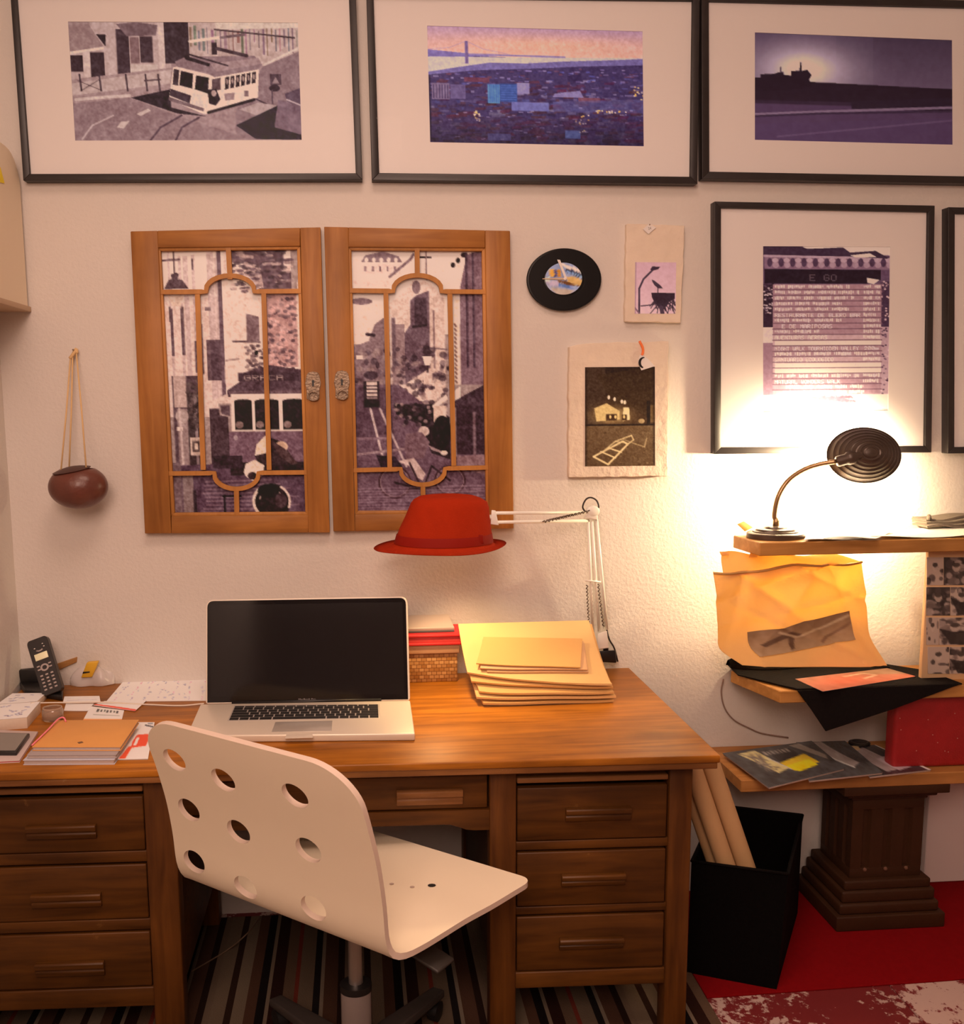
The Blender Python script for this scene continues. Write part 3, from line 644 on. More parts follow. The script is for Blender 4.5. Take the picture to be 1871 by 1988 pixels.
for k in range(60): q.ell(380+r.random()*90, 980+r.random()*300, 14, 12, r.choice([(60, 46, 48), (90, 72, 72), (110, 88, 88)]), .7)
q.rect(388, 1325, 465, 1435, (176, 146, 138)); q.rect(402, 1345, 450, 1415, (104, 84, 82)); q.rect(415, 1360, 436, 1400, (190, 160, 150))
q.rect(315, 1150, 380, 1810, (140, 114, 114)); q.ell(345, 1195, 42, 44, (158, 132, 130)); q.rect(310, 1260, 345, 1285, (220, 190, 180)); q.rect(325, 1540, 395, 1810, (128, 104, 104)); q.line([(330, 1150), (345, 1810)], 10, (176, 148, 146))
q.poly([(270, 432), (300, 378), (320, 372), (318, 345), (352, 332), (368, 345), (360, 372), (388, 378), (425, 430)], (92, 70, 76)); q.rect(336, 205, 344, 345, (84, 62, 68)); q.line([(265, 262), (375, 258)], 7, (96, 72, 78)); q.poly([(290, 470), (395, 470), (370, 530), (315, 530)], (190, 158, 148)); q.line([(300, 540), (300, 620)], 8, (100, 78, 82)); q.line([(380, 540), (372, 620)], 8, (100, 78, 82))
q.poly([(240, 1500), (1140, 1470), (1140, 1815), (240, 1815)], (92, 68, 80)); q.rect(240, 1480, 320, 1815, (110, 86, 90)); q.rect(325, 1540, 395, 1810, (128, 104, 104)); q.rect(640, 1480, 1140, 1560, (52, 34, 40))
for k in range(9): q.line([(420+r.random()*60, 1600+k*24), (900+r.random()*200, 1590+k*26)], 5, (132, 104, 112), .7)
q.rect(530, 1440, 720, 1520, (60, 42, 50)); q.rect(585, 1680, 600, 1800, (44, 30, 38)); q.line([(585, 1690), (700, 1690)], 8, (44, 30, 38)); q.rect(393, 1650, 412, 1800, (60, 44, 50))
q.poly([(800, 1440), (830, 1350), (880, 1320), (960, 1350), (1010, 1400), (1080, 1500), (1000, 1480), (900, 1500), (830, 1500)], (62, 44, 48)); q.poly([(800, 1440), (815, 1370), (870, 1320), (905, 1325), (890, 1420), (850, 1430)], (206, 174, 158)); q.ell(975, 1385, 42, 32, (182, 146, 130)); q.poly([(900, 1340), (1000, 1400), (1080, 1490), (1040, 1500), (960, 1440)], (84, 62, 64))
q.poly([(725, 1540), (740, 1490), (800, 1465), (860, 1500), (850, 1560), (780, 1595), (735, 1565)], (204, 174, 162)); q.ell(780, 1565, 30, 24, (60, 40, 44)); q.ell(900, 1730, 90, 66, (56, 38, 42))
q.ell(900, 1725, 125, 112, (48, 32, 36)); q.line([(900+118*math.cos(a), 1725+106*math.sin(a)) for a in np.linspace(2.4, 4.2, 16)], 13, (196, 166, 156)); q.line([(900+118*math.cos(a), 1725+106*math.sin(a)) for a in np.linspace(-1.0, .35, 14)], 10, (186, 156, 148)); q.line([(900+80*math.cos(a), 1725+70*math.sin(a)) for a in np.linspace(3.4, 5.6, 16)], 6, (150, 122, 118)); q.ell(880, 1660, 70, 46, (36, 24, 28)); q.ell(960, 1720, 40, 46, (74, 54, 58)); q.noise(12, 50, 6); q.noise(14, 120, 7); q.noise(5, 18, 5); q.grade(1.3, (1, .955, .90))
# right photograph: narrow street with a small tram, a lamp and a cyclist
c2 = Cv(205, 185, 1065, 1800, 6, (150, 124, 122)); q = c2; r = random.Random(22)
q.rect(205, 185, 640, 720, (222, 190, 180)); q.rect(205, 520, 440, 760, (212, 178, 168)); q.poly([(285, 275), (310, 235), (420, 210), (520, 240), (540, 275)], (124, 98, 104)); q.rect(290, 285, 530, 345, (200, 168, 162))
for k in range(5): q.rect(305+k*46, 298, 316+k*46, 328, (120, 92, 98)); q.ell(318+k*46, 262, 12, 14, (206, 176, 168))
q.line([(460, 360), (590, 260), (610, 230)], 12, (120, 94, 100)); q.rect(205, 380, 460, 420, (196, 164, 158), .7); q.ell(280, 505, 70, 20, (116, 90, 96)); q.rect(640, 185, 1065, 700, (214, 182, 172))
q.line([(650, 245), (720, 246)], 6, (60, 44, 50)); q.line([(690, 200), (690, 380)], 4, (130, 104, 106)); q.ell(858, 290, 14, 16, (50, 34, 40)); q.ell(890, 262, 14, 16, (50, 34, 40)); q.ell(930, 230, 22, 16, (70, 50, 56))
q.poly([(900, 420), (945, 230), (1010, 205), (1065, 205), (1065, 1000), (890, 1000)], (122, 94, 102)); q.rect(935, 215, 950, 900, (82, 60, 70)); q.rect(975, 215, 990, 900, (88, 66, 76)); q.rect(840, 470, 895, 1000, (210, 178, 164))
for k in range(14): q.line([(862, 640+k*26), (870, 652+k*26)], 7, (130, 100, 96))
q.poly([(450, 520), (560, 440), (600, 380), (700, 380), (800, 470), (800, 1100), (450, 1100)], (196, 164, 156)); q.poly([(585, 500), (620, 470), (705, 440), (705, 900), (540, 1000), (540, 700), (585, 640)], (104, 80, 88)); q.rect(612, 480, 690, 650, (78, 58, 66)); q.line([(600, 655), (680, 645)], 10, (60, 44, 50))
q.ell(625, 420, 26, 40, (120, 94, 98)); q.rect(705, 480, 800, 1050, (188, 156, 148)); q.line([(730, 560), (730, 900)], 6, (140, 110, 110)); q.line([(640, 775), (810, 790)], 4, (120, 94, 98))
q.rect(465, 640, 545, 1000, (140, 112, 114)); q.rect(465, 600, 490, 900, (110, 86, 92))
q.poly([(205, 780), (320, 740), (360, 640), (420, 600), (420, 1000), (205, 1000)], (128, 102, 106))
for k in range(160): q.ell(205+r.random()*620, 780+r.random()*360, 12+r.random()*14, 10+r.random()*12, r.choice([(64, 46, 54), (90, 68, 76), (150, 122, 120), (112, 86, 92), (54, 38, 46)]), .6)
q.line([(310, 700), (355, 705)], 14, (60, 42, 50)); q.poly([(655, 830), (715, 830), (700, 885), (670, 885)], (240, 212, 196)); q.ell(686, 805, 30, 16, (70, 52, 58)); q.line([(686, 890), (686, 960)], 6, (60, 42, 48))
q.rect(660, 930, 715, 1000, (196, 164, 156)); q.rect(240, 825, 280, 850, (216, 186, 176))
q.poly([(205, 1000), (500, 1000), (830, 1250), (1065, 1300), (1065, 1800), (205, 1800)], (104, 78, 88)); q.poly([(205, 1020), (430, 1020), (470, 1300), (205, 1330)], (92, 68, 78))
q.rect(280, 980, 380, 1140, (58, 40, 48)); q.rect(300, 985, 365, 1085, (190, 160, 154))
for k in range(4): q.rect(298, 1003+k*22, 368, 1012+k*22, (80, 60, 66))
q.rect(285, 1095, 382, 1140, (44, 30, 36)); q.ell(330, 945, 46, 26, (80, 60, 68)); q.line([(322, 1150), (400, 1480)], 9, (178, 150, 148)); q.line([(382, 1150), (540, 1500)], 9, (172, 144, 144)); q.line([(205, 1330), (430, 1330)], 10, (130, 102, 110)); q.line([(205, 1430), (560, 1390)], 10, (140, 112, 116))
q.poly([(470, 1120), (720, 1120), (820, 1200), (820, 1460), (700, 1420), (640, 1250), (480, 1180)], (52, 36, 42))
for k in range(60): q.ell(480+r.random()*240, 1120+r.random()*130, 13, 11, r.choice([(40, 28, 34), (110, 86, 90), (150, 120, 118), (70, 52, 58)]), .8)
q.poly([(710, 1130), (800, 1060), (810, 1090), (720, 1150)], (216, 184, 172)); q.rect(720, 1130, 800, 1230, (190, 158, 148)); q.ell(770, 1290, 60, 100, (40, 26, 32))
q.poly([(830, 1060), (890, 1010), (890, 1090), (830, 1110)], (240, 212, 198)); q.poly([(830, 1110), (1065, 990), (1065, 1180), (860, 1140)], (74, 54, 62)); q.rect(850, 1130, 1065, 1430, (66, 46, 54)); q.rect(965, 1170, 985, 1440, (120, 94, 100)); q.rect(830, 1140, 858, 1440, (190, 158, 150))
q.poly([(830, 1440), (1065, 1430), (1065, 1560), (830, 1500)], (128, 98, 102))
q.ell(655, 1285, 34, 30, (176, 146, 140)); q.poly([(540, 1300), (640, 1290), (690, 1350), (650, 1450), (540, 1460), (530, 1380)], (116, 88, 94)); q.poly([(680, 1370), (770, 1410), (790, 1430), (700, 1400)], (150, 120, 120)); q.ell(780, 1418, 22, 14, (216, 186, 172)); q.poly([(480, 1470), (590, 1450), (660, 1550), (640, 1590), (590, 1560), (560, 1500)], (178, 146, 142)); q.poly([(350, 1430), (470, 1440), (520, 1510), (380, 1510)], (56, 40, 50))
for cx, cy, rx, ry in ((465, 1600, 100, 96), (815, 1590, 95, 88)):
    q.line([(cx+rx*math.cos(a), cy+ry*math.sin(a)) for a in np.linspace(0, 6.283, 40)], 7, (78, 52, 58)); q.line([(cx+(rx-9)*math.cos(a), cy+(ry-9)*math.sin(a)) for a in np.linspace(0, 6.283, 40)], 3, (180, 150, 148), .6)
q.line([(465, 1600), (640, 1650), (700, 1500), (815, 1590)], 8, (60, 42, 48)); q.line([(640, 1650), (560, 1480)], 8, (70, 50, 56))
for k in range(10): q.line([(205, 1640+k*17), (1065, 1620+k*16+r.random()*20)], 4, (138, 110, 120), .6)
q.noise(12, 50, 8); q.noise(14, 120, 9); q.noise(5, 18, 4); q.grade(1.3, (1, .955, .90))
def bars_for(xm, ytop, x0, x1, yb0, yb1, cx, v1, v2, ybot, xb0, xb1, cb, bb):
    b = [(arc_path(x0, yb0, x1, yb1, cx, 47, 28, -1), .0125)]
    b.append(([(xm, ytop), (cx, yb0-25)], .0135))
    b.append(([v1[0], v1[1]], .0135)); b.append(([v2[0], v2[1]], .0135))
    b.append((arc_path(xb0, ybot[0], xb1, ybot[1], cb, 43, 28, 1), .0125)); b.append(([(cb, ybot[0]+26), (cb+1, bb)], .0135))
    return b
z4 = lambda x, y: (230+x/3.107, 420+y/3.107)
z5 = lambda x, y: (610+x/3.107, 420+y/3.107)
cabinet_door('cabinet door with the photograph of a tram front and motorcyclist', (253, 449), (622, 441), (640, 1034), (281, 1036),
    (z4(235, 190), z4(1095, 180), z4(1145, 1802), z4(318, 1808)), None,
    bars_for(*z4(660, 170), z4(238, 0)[0], z4(1100, 0)[0], z4(0, 456)[1], z4(0, 450)[1], z4(672, 0)[0], (z4(475, 470), z4(510, 1530)), (z4(875, 465), z4(908, 1530)), (z4(0, 1552)[1], z4(0, 1545)[1]), z4(280, 0)[0], z4(1138, 0)[0], z4(710, 0)[0], z4(0, 1815)[1]),
    c1, (607.5, 752))
cabinet_door('cabinet door with the photograph of a narrow street and cyclist', (629, 440), (990, 448), (997, 1026), (647, 1032),
    (z5(205, 186), z5(1030, 190), z5(1055, 1792), z5(245, 1797)), None,
    bars_for(*z5(620, 180), z5(208, 0)[0], z5(1048, 0)[0], z5(0, 447)[1], z5(0, 455)[1], z5(622, 0)[0], (z5(432, 462), z5(455, 1515)), (z5(818, 462), z5(842, 1505)), (z5(0, 1532)[1], z5(0, 1515)[1]), z5(235, 0)[0], z5(1065, 0)[0], z5(655, 0)[0], z5(0, 1790)[1]),
    c2, (663.5, 750))

# ------------------------------------------------------------------ vinyl record with pointers
def record():
    c = PY(1095, 543, -.016); k = PXM(-.016); U = (V(73*k, 0, 0), V(0, 0, 59*k))
    T = thing('record_clock', 'black vinyl record with white pointers and a blue and yellow label', 'clock', (c[0], 0, c[2]-59*k))
    prof = [(0.03, .0005), (.985, .0005), (1.0, .002), (.985, .004), (.95, .0042)]
    for i in range(22):
        t = .93-i*.018; prof += [(t, .0040 if i % 2 else .0046)]
    prof += [(.52, .0044), (.50, .005), (.03, .005)]
    lathe('disc', prof, V(c[0], -.012, c[2]), (0, -1, 0), mat('vinyl', (.008, .008, .009), .28, spec=.4), T, 72, U)
    cv = Cv(500, 410, 1390, 1160, 14, (150, 130, 140)); q = cv; cw = lambda *a: a
    q.rect(500, 410, 1390, 700, (140, 130, 150)); q.poly([(850, 410), (1390, 560), (1390, 650), (950, 520)], (236, 196, 168)); q.poly([(600, 560), (720, 560), (720, 720), (620, 740)], (214, 140, 60)); q.poly([(780, 560), (870, 570), (880, 740), (790, 740)], (200, 120, 40)); q.rect(720, 580, 780, 740, (70, 60, 100))
    q.poly([(980, 520), (1390, 680), (1390, 790), (1000, 640)], (50, 44, 66)); q.poly([(1000, 590), (1390, 720), (1390, 760), (1010, 630)], (120, 130, 160)); q.poly([(1000, 740), (1200, 730), (1390, 820), (1390, 960), (1040, 870)], (200, 140, 80)); q.poly([(800, 800), (1060, 850), (1300, 950), (1280, 990), (820, 860)], (110, 60, 30))
    q.poly([(800, 880), (1280, 960), (1250, 1050), (820, 950)], (90, 100, 140)); q.poly([(1080, 930), (1330, 980), (1250, 1050), (1090, 1000)], (140, 130, 190)); q.poly([(520, 850), (800, 820), (820, 930), (640, 960)], (180, 140, 150)); q.rect(500, 740, 620, 850, (196, 180, 170)); q.poly([(620, 980), (1200, 1050), (1100, 1160), (800, 1160)], (180, 140, 120)); q.noise(14, 14, 3)
    # oval label as a fan of painted vertices
    n, R_ = 48, 10; vs = [V(0, 0, 0)]; cols = [cv.sample(cv.nx, cv.ny)[cv.ny//2, cv.nx//2]]; S_ = cv.sample(cv.nx, cv.ny); fs = []
    lc = PY(1094, 541, -.0175)
    for i in range(1, R_+1):
        for j in range(n):
            a = 2*math.pi*j/n; t = i/R_; vs.append(V(t*math.cos(a)*36*k, 0, t*math.sin(a)*30*k))
            cols.append(S_[int(np.clip((.5-.5*t*math.sin(a))*(cv.ny-1), 0, cv.ny-1)), int(np.clip((.5+.5*t*math.cos(a))*(cv.nx-1), 0, cv.nx-1))])
    fs = [(0, 1+j, 1+(j+1) % n) for j in range(n)]+[(1+i*n+j, 1+(i+1)*n+j, 1+(i+1)*n+(j+1) % n, 1+i*n+(j+1) % n) for i in range(R_-1) for j in range(n)]
    lb = mesh('centre_label', [p+lc for p in vs], fs, M_PAPER, T)
    at = lb.data.color_attributes.new('Col', 'FLOAT_COLOR', 'POINT'); at.data.foreach_set('color', np.concatenate([np.array(cols), np.ones((len(cols), 1))], 1).ravel())
    mw = mat('white_pointer', (.82, .78, .76), .5)
    prism('pointer', [PY(x, y, -.021) for x, y in ((1081.5, 504), (1087, 504.5), (1100, 538), (1096.5, 541.5))], (0, .0012, 0), mw, T)
    prism('pointer', [PY(x, y, -.0195) for x, y in ((1053, 540.5), (1096, 539.5), (1096, 543), (1053, 542))], (0, .0012, 0), mat('brass_pointer', (.6, .45, .3), .4), T)
    lathe('spindle', [(1, 0), (1, .006), (.5, .007)], V(PY(1097, 541, -.02)[0], -.016, PY(1097, 541, -.02)[2]), (0, -1, 0), mw, T, 16, (V(.005, 0, 0), V(0, 0, .0045)))
    tube('hanging_pin', [V(c[0], -.013, c[2]+.01), V(c[0], .003, c[2]+.01)], .004, mw, T)
record()

# ------------------------------------------------------------------ two rough plaster plaques with photographs
M_STONE = mat('rough_plaster_slab', (.78, .675, .55), .85, var=.1, vscale=18, bump=.5, bscale=40)
def plaque(label, out, pq, cv, th=.02):
    rr = random.Random(int(out[0][0])); pts = []
    n = len(out)
    for i in range(n):
        a, b = out[i], out[(i+1) % n]; m_ = max(2, int(math.hypot(b[0]-a[0], b[1]-a[1])/14))
        for j in range(m_):
            t = j/m_; w_ = 0 if j == 0 else 1.1
            pts.append((a[0]+(b[0]-a[0])*t+rr.uniform(-w_, w_), a[1]+(b[1]-a[1])*t+rr.uniform(-w_, w_)))
    P = [PY(x, y, -th) for x, y in pts]
    T = thing('photo_plaque', label, 'plaque', (np.mean([p[0] for p in P]), 0, min(p[2] for p in P)))
    prism('slab', P, (0, th+.0005, 0), M_STONE, T, .0018)
    printed('photograph', [PY(*p, -th-.001) for p in pq], cv, M_PRINT, T, (0, .0012, 0))
    return T
cF = Cv(825, 388, 1112, 745, 4, (206, 150, 152)); q = cF; q.vgrad(388, 745, (198, 140, 144), (214, 158, 158))
q.line([(858, 740), (856, 570), (885, 505), (945, 445)], 10, (62, 40, 52)); q.poly([(930, 440), (945, 418), (1000, 420), (985, 438), (945, 448)], (56, 34, 46)); q.poly([(942, 508), (960, 515), (1000, 545), (1020, 568), (985, 568), (960, 545), (945, 520)], (64, 42, 52)); q.line([(985, 565), (985, 598)], 4, (64, 42, 52)); q.poly([(940, 598), (1105, 600), (1105, 640), (1060, 665), (1050, 690), (1000, 700), (965, 670), (945, 630)], (46, 26, 36))
r = random.Random(2)
for k in range(50): x = 960+r.random()*140; y = 640+r.random()*60; q.line([(x, y), (x+r.uniform(-40, 40), y+r.uniform(10, 60))], 4, (52, 32, 42), .8)
q.line([(870, 690), (960, 680)], 5, (70, 46, 56)); q.line([(1010, 700), (1020, 745)], 26, (70, 46, 58)); q.line([(825, 700), (858, 740)], 8, (120, 80, 90)); q.line([(830, 388), (830, 745)], 8, (150, 100, 108), .6); q.noise(5, 18, 3)
t1 = plaque('narrow plaster plaque with a pink photograph of a stork and street lamp', [(1216.5, 434), (1329, 438), (1325, 540), (1321.5, 626.5), (1213.5, 624), (1214.5, 520)], [(1233, 509), (1312.5, 509.5), (1311, 609), (1232, 609)], cF, .018)
tg = prism('price_tag', [PY(x, y, -.0215) for x, y in ((1260, 434.5), (1273.5, 442), (1258.5, 454.5), (1248, 445))], (0, .0015, 0), M_WHITE, t1); tag(tg, 'small white diamond paper tag')
u_ = V(.80, 0, .14); lettering('tag_writing', '24', PY(1261, 443.5, -.022), u_, V(-.25, 0, .9), .011, mat('grey_ink', (.2, .17, .17), .7), tg)
tube('nail', [PY(1261, 436, -.0225), PY(1261, 436, -.01)], .0022, M_BRASS, t1)
cG = Cv(480, 1105, 965, 1795, 5, (92, 66, 48)); q = cG; q.vgrad(1105, 1520, (44, 28, 20), (74, 50, 36)); r = random.Random(9)
q.rect(480, 1105, 620, 1520, (66, 46, 36)); q.poly([(560, 1160), (960, 1110), (960, 1480), (640, 1300)], (62, 42, 28), .7); q.ell(660, 1440, 150, 70, (196, 152, 104), .8, .4); q.poly([(545, 1390), (630, 1355), (720, 1410), (720, 1470), (560, 1480)], (196, 158, 112)); q.poly([(745, 1385), (785, 1385), (790, 1470), (740, 1480)], (220, 184, 140)); q.rect(625, 1430, 700, 1475, (70, 44, 30)); q.rect(735, 1435, 770, 1475, (70, 44, 30))
for x, y in ((645, 1315), (685, 1328), (735, 1345), (755, 1350)): q.ell(x, y, 9, 14, (224, 190, 160))
for x in (655, 690, 750): q.ell(x, 1450, 8, 12, (200, 160, 110))
q.rect(905, 1340, 930, 1510, (40, 26, 18)); q.rect(930, 1370, 965, 1490, (120, 88, 60), .7); q.rect(480, 1500, 965, 1525, (44, 28, 20)); q.vgrad(1515, 1795, (104, 76, 56), (84, 58, 42))
for k in range(500): x = 480+r.random()*485; y = 1525+r.random()*270; q.ell(x, y, 5, 3, r.choice([(120, 90, 66), (70, 48, 34), (96, 70, 50)]), .6)
HC = (196, 160, 124)
q.line([(540, 1725), (640, 1780), (775, 1640), (740, 1620), (540, 1725)], 9, HC); q.line([(590, 1690), (690, 1735)], 6, HC); q.line([(640, 1665), (730, 1695)], 6, HC); q.line([(600, 1695), (690, 1620), (800, 1580), (815, 1610), (770, 1645)], 6, HC, .8); q.line([(740, 1605), (830, 1640), (890, 1660), (905, 1600)], 4, HC, .5); q.line([(690, 1620), (780, 1635)], 4, HC, .7)
q.ell(870, 1480, 22, 16, (196, 156, 116), .7); q.vgrad(1105, 1795, (40, 24, 18), (40, 24, 18), .5, 480, 495); q.vgrad(1105, 1795, (40, 24, 18), (40, 24, 18), .5, 950, 965); q.noise(8, 40, 2); q.noise(9, 80, 5); q.grade(1.12, (1, .95, .88))
t2 = plaque('wide plaster plaque with a sepia night photograph of a hopscotch grid', [(1105.5, 673), (1135, 667), (1200, 663.5), (1240, 665), (1298, 662.5), (1297, 800), (1296, 925), (1104.5, 927), (1104, 800)], [(1135.5, 713), (1271, 712), (1271.5, 904), (1135.5, 905.5)], cG, .024)
tube('ribbon', spline([PY(1241, 662, -.026), PY(1247, 674, -.028), PY(1248, 683, -.027), PY(1246, 690, -.027)], 4), .0035, mat('orange_ribbon', alb(232, 90, 40), .6), t2)
tg = prism('price_tag', [PY(x, y, -.0285) for x, y in ((1242, 690), (1247, 688), (1258, 697), (1271, 711), (1245, 719), (1238, 704))], (0, .0015, 0), M_WHITE, t2)
mo = prism('moon_mark', [PY(1249+11*math.cos(a)*.9-(0), 704+11*math.sin(a), -.0292) for a in np.linspace(1.7, 4.9, 10)]+[PY(1251+7*math.cos(a), 704+9*math.sin(a), -.0292) for a in np.linspace(4.7, 1.9, 10)], (0, .0005, 0), M_BLACK, tg)

# ------------------------------------------------------------------ coconut shell on cords
def coconut():
    c = PY(152, 945, -.085); k = PXM(-.085); rx, rz, ry = 55*k, 42*k, 50*k/1.15
    hook = PY(146, 680, -.006)
    T = thing('coconut_bowl', 'dark brown coconut shell hanging by thin cords on the white wall', 'hanging bowl', (c[0], c[1], c[2]-rz))
    mc = mat('coconut_shell', alb(88, 38, 26), .32, var=.35, vscale=22, bump=.15, bscale=50)
    prof = []
    for i in range(21):
        a = -math.pi/2+i/20*(math.pi/2+.95); prof.append((math.cos(a), math.sin(a)*rz))
    top = prof[-1]; prof += [(top[0]*.94, top[1]), (top[0]*.9, top[1]-.01), (.5, -.2*rz), (.02, -.6*rz)]
    lathe('shell', prof, c, (0, 0, 1), mc, T, 40, (V(rx, 0, 0), V(0, ry, 0)))
    # broken rim: a tilted cap of shell
    cap = []
    for i in range(5): t = .05+.95*i/4; cap.append((t*.64, rz*(1.02-.16*t*t)))
    lathe('rim_flap', cap+[(.64*.97, rz*.83), (.3, rz*.95)], c+V(-.004, -.004, -.004), V(-.16, -.12, 1), mat('coconut_rim', alb(64, 30, 22), .5), T, 30, (V(rx, 0, .16*rx), V(0, ry, .12*ry)), smooth=False)
    mcord = mat('twine', alb(196, 132, 84), .9)
    for (x, y, dy), (hx, hy) in zip(((118, 912, -.02), (134, 906, .02), (167, 905, -.02)), ((137, 692), (141, 690), (148, 684))):
        e = PY(x, y, -.085+dy); e[2] -= .004
        tube('cord', [PY(hx, hy, -.018), (PY(hx, hy, -.018)+e)/2+V(.001, 0, -.002), e], .0022, mcord, T, 6)
    tube('cord_knot', spline([PY(136, 696, -.018), PY(142, 688, -.02), PY(148, 678, -.016), PY(149, 686, -.018)], 4), .005, mcord, T, 6)
    tube('nail', [hook+V(0, .01, 0), hook+V(0, -.02, 0)], .0025, M_BRASS, T)
coconut()

# ------------------------------------------------------------------ pale box on the left-hand wall
def wall_box():
    b = PY(58, 600); X1 = b[0]; z0 = b[2]; z1 = PY(40, 303)[2]
    m = mat('cream_enamel', (.86, .75, .57), .5, var=.03)
    T = thing('wall_box', 'cream box with a rounded top fixed high on the left-hand wall', 'wall box', (XL+.05, -.3, z0))
    rr = .05; pts = [(XL, z0), (X1, z0)]+[(X1-rr+rr*math.cos(a), z1-rr+rr*math.sin(a)) for a in np.linspace(0, math.pi/2, 8)]+[(XL, z1)]
    # rounded at its upper end towards the wall as well
    y0, y1 = -.62, -.012
    prof = [(y0, z0), (y1, z0), (y1, z1-.09)]+[(y1-.09+.09*math.cos(a), z1-.09+.09*math.sin(a)) for a in np.linspace(0.1, math.pi/2, 8)]+[(y0, z1)]
    prism('body', [V(X1, y, z) for y, z in prof], (XL-X1-.0, 0, 0), m, T, .003)
    box('base_lip', XL, X1+.004, y0, -.001, z0-.008, z0+.006, mat('cream_lip', (.55, .40, .26), .55), T, .001)
    st = PX_(2, 330, X1+.002)
    prism('yellow_sticker', [PX_(x, y, X1+.0015) for x, y in ((-14, 318), (1, 325), (9, 356), (-14, 350))], (-.002, 0, 0), mat('yellow_card', alb(226, 158, 20), .6), T)
def PX_(x, y, X): d = ray(x, y); return CAM+d*((X-CAM[0])/d[0])
wall_box()
# ------------------------------------------------------------------ striped rug and red carpet
def rug_material():
    m, nt, b = newmat('striped_rug_weave'); N = nt.nodes.new; L = nt.links.new
    tc = N('ShaderNodeTexCoord'); sp = N('ShaderNodeSeparateXYZ'); L(tc.outputs['Object'], sp.inputs[0])
    fr = N('ShaderNodeMath'); fr.operation = 'MULTIPLY'; fr.inputs[1].default_value = 1/.36; L(sp.outputs[0], fr.inputs[0])
    f2 = N('ShaderNodeMath'); f2.operation = 'FRACT'; L(fr.outputs[0], f2.inputs[0])
    cr = N('ShaderNodeValToRGB'); cr.color_ramp.interpolation = 'CONSTANT'; e = cr.color_ramp.elements
    cols = [(0, (.30, .22, .15)), (.10, (.06, .03, .02)), (.15, (.34, .26, .18)), (.24, (.16, .08, .05)), (.32, (.02, .015, .015)), (.38, (.36, .28, .2)), (.41, (.05, .02, .015)), (.5, (.22, .14, .09)), (.58, (.30, .06, .04)), (.61, (.26, .19, .13)), (.72, (.025, .02, .02)), (.77, (.38, .3, .22)), (.8, (.14, .07, .045)), (.9, (.04, .02, .015)), (.95, (.28, .2, .14))]
    e[0].position, e[0].color = 0, (*cols[0][1], 1); e[1].position, e[1].color = cols[1][0], (*cols[1][1], 1)
    for p, c in cols[2:]: n = e.new(p); n.color = (*c, 1)
    L(f2.outputs[0], cr.inputs['Fac']); hs = N('ShaderNodeHueSaturation'); hs.inputs['Value'].default_value = .6; L(cr.outputs['Color'], hs.inputs['Color']); L(hs.outputs[0], b.inputs['Base Color']); b.inputs['Roughness'].default_value = .95; b.inputs['Specular IOR Level'].default_value = .05
    n = N('ShaderNodeTexNoise'); n.inputs['Scale'].default_value = 300; L(tc.outputs['Object'], n.inputs['Vector'])
    bp = N('ShaderNodeBump'); bp.inputs['Strength'].default_value = .4; bp.inputs['Distance'].default_value = .004; L(n.outputs['Fac'], bp.inputs['Height']); L(bp.outputs['Normal'], b.inputs['Normal'])
    return m
rx1 = PZ(1372, 1938, .008)[0]
tag(box('striped_rug', -.97, rx1, -1.9, -.03, 0.0, .008, rug_material(), bev=.002), 'brown and beige striped rug under the desk', 'rug')
ca = PZ(1405, 1937, 0); cb = PZ(1871, 1903, 0)
def cy(x): return ca[1]+(cb[1]-ca[1])*(x-ca[0])/(cb[0]-ca[0])
M_RED = mat('red_felt', (.21, .004, .006), .95, spec=.05, var=.12, vscale=60, bump=.3, bscale=400)
hexa('red_carpet', [V(rx1+.003, cy(rx1), .0), V(XR, cy(XR), 0), V(XR, -.002, 0), V(rx1+.003, -.002, 0), V(rx1+.003, cy(rx1), .006), V(XR, cy(XR), .006), V(XR, -.002, .006), V(rx1+.003, -.002, .006)], M_RED, None, .0015)
tag(bpy.data.objects['red_carpet'], 'plain red carpet strip along the wall under the column', 'carpet')

# ------------------------------------------------------------------ the old desk
def dw(x, y, z): return V(x, y*(1+.0445*x), z)          # the front edge is not quite parallel to the wall
TOPZ = .746
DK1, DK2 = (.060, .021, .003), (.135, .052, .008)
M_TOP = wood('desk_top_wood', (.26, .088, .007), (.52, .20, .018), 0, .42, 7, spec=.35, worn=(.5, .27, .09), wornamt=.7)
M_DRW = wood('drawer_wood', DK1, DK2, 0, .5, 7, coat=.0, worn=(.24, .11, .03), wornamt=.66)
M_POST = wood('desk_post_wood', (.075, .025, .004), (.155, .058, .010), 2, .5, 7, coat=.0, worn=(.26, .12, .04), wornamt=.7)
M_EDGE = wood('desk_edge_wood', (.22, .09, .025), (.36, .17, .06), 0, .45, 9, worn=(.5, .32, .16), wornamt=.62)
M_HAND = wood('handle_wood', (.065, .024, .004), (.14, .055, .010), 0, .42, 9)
M_INS = mat('desk_inside', (.05, .02, .008), .7)
D = thing('desk', 'old dark wooden desk with two drawer pedestals against the wall', 'desk', (0, -.33, 0))
XA, XB = -.985, .822
YT = -.662
box('desktop', XA, XB, YT, -.004, TOPZ-.018, TOPZ, M_TOP, D, .003, dw)
box('front_moulding', XA, XB-.004, YT+.004, YT+.03, TOPZ-.034, TOPZ-.017, M_EDGE, D, .003, dw)
box('end_moulding', XB-.03, XB-.004, YT+.03, -.01, TOPZ-.034, TOPZ-.017, M_EDGE, D, .002, dw)
YFr = -.622                                       # front of the posts
yf = lambda x: YFr*(1+.0445*x)
ZT = TOPZ-.030
def zpx(x, y, dY=0):                              # height on the front plane from a pixel
    X = PY(x, y, -.62)[0]; return PY(x, y, yf(X)+dY)[2]
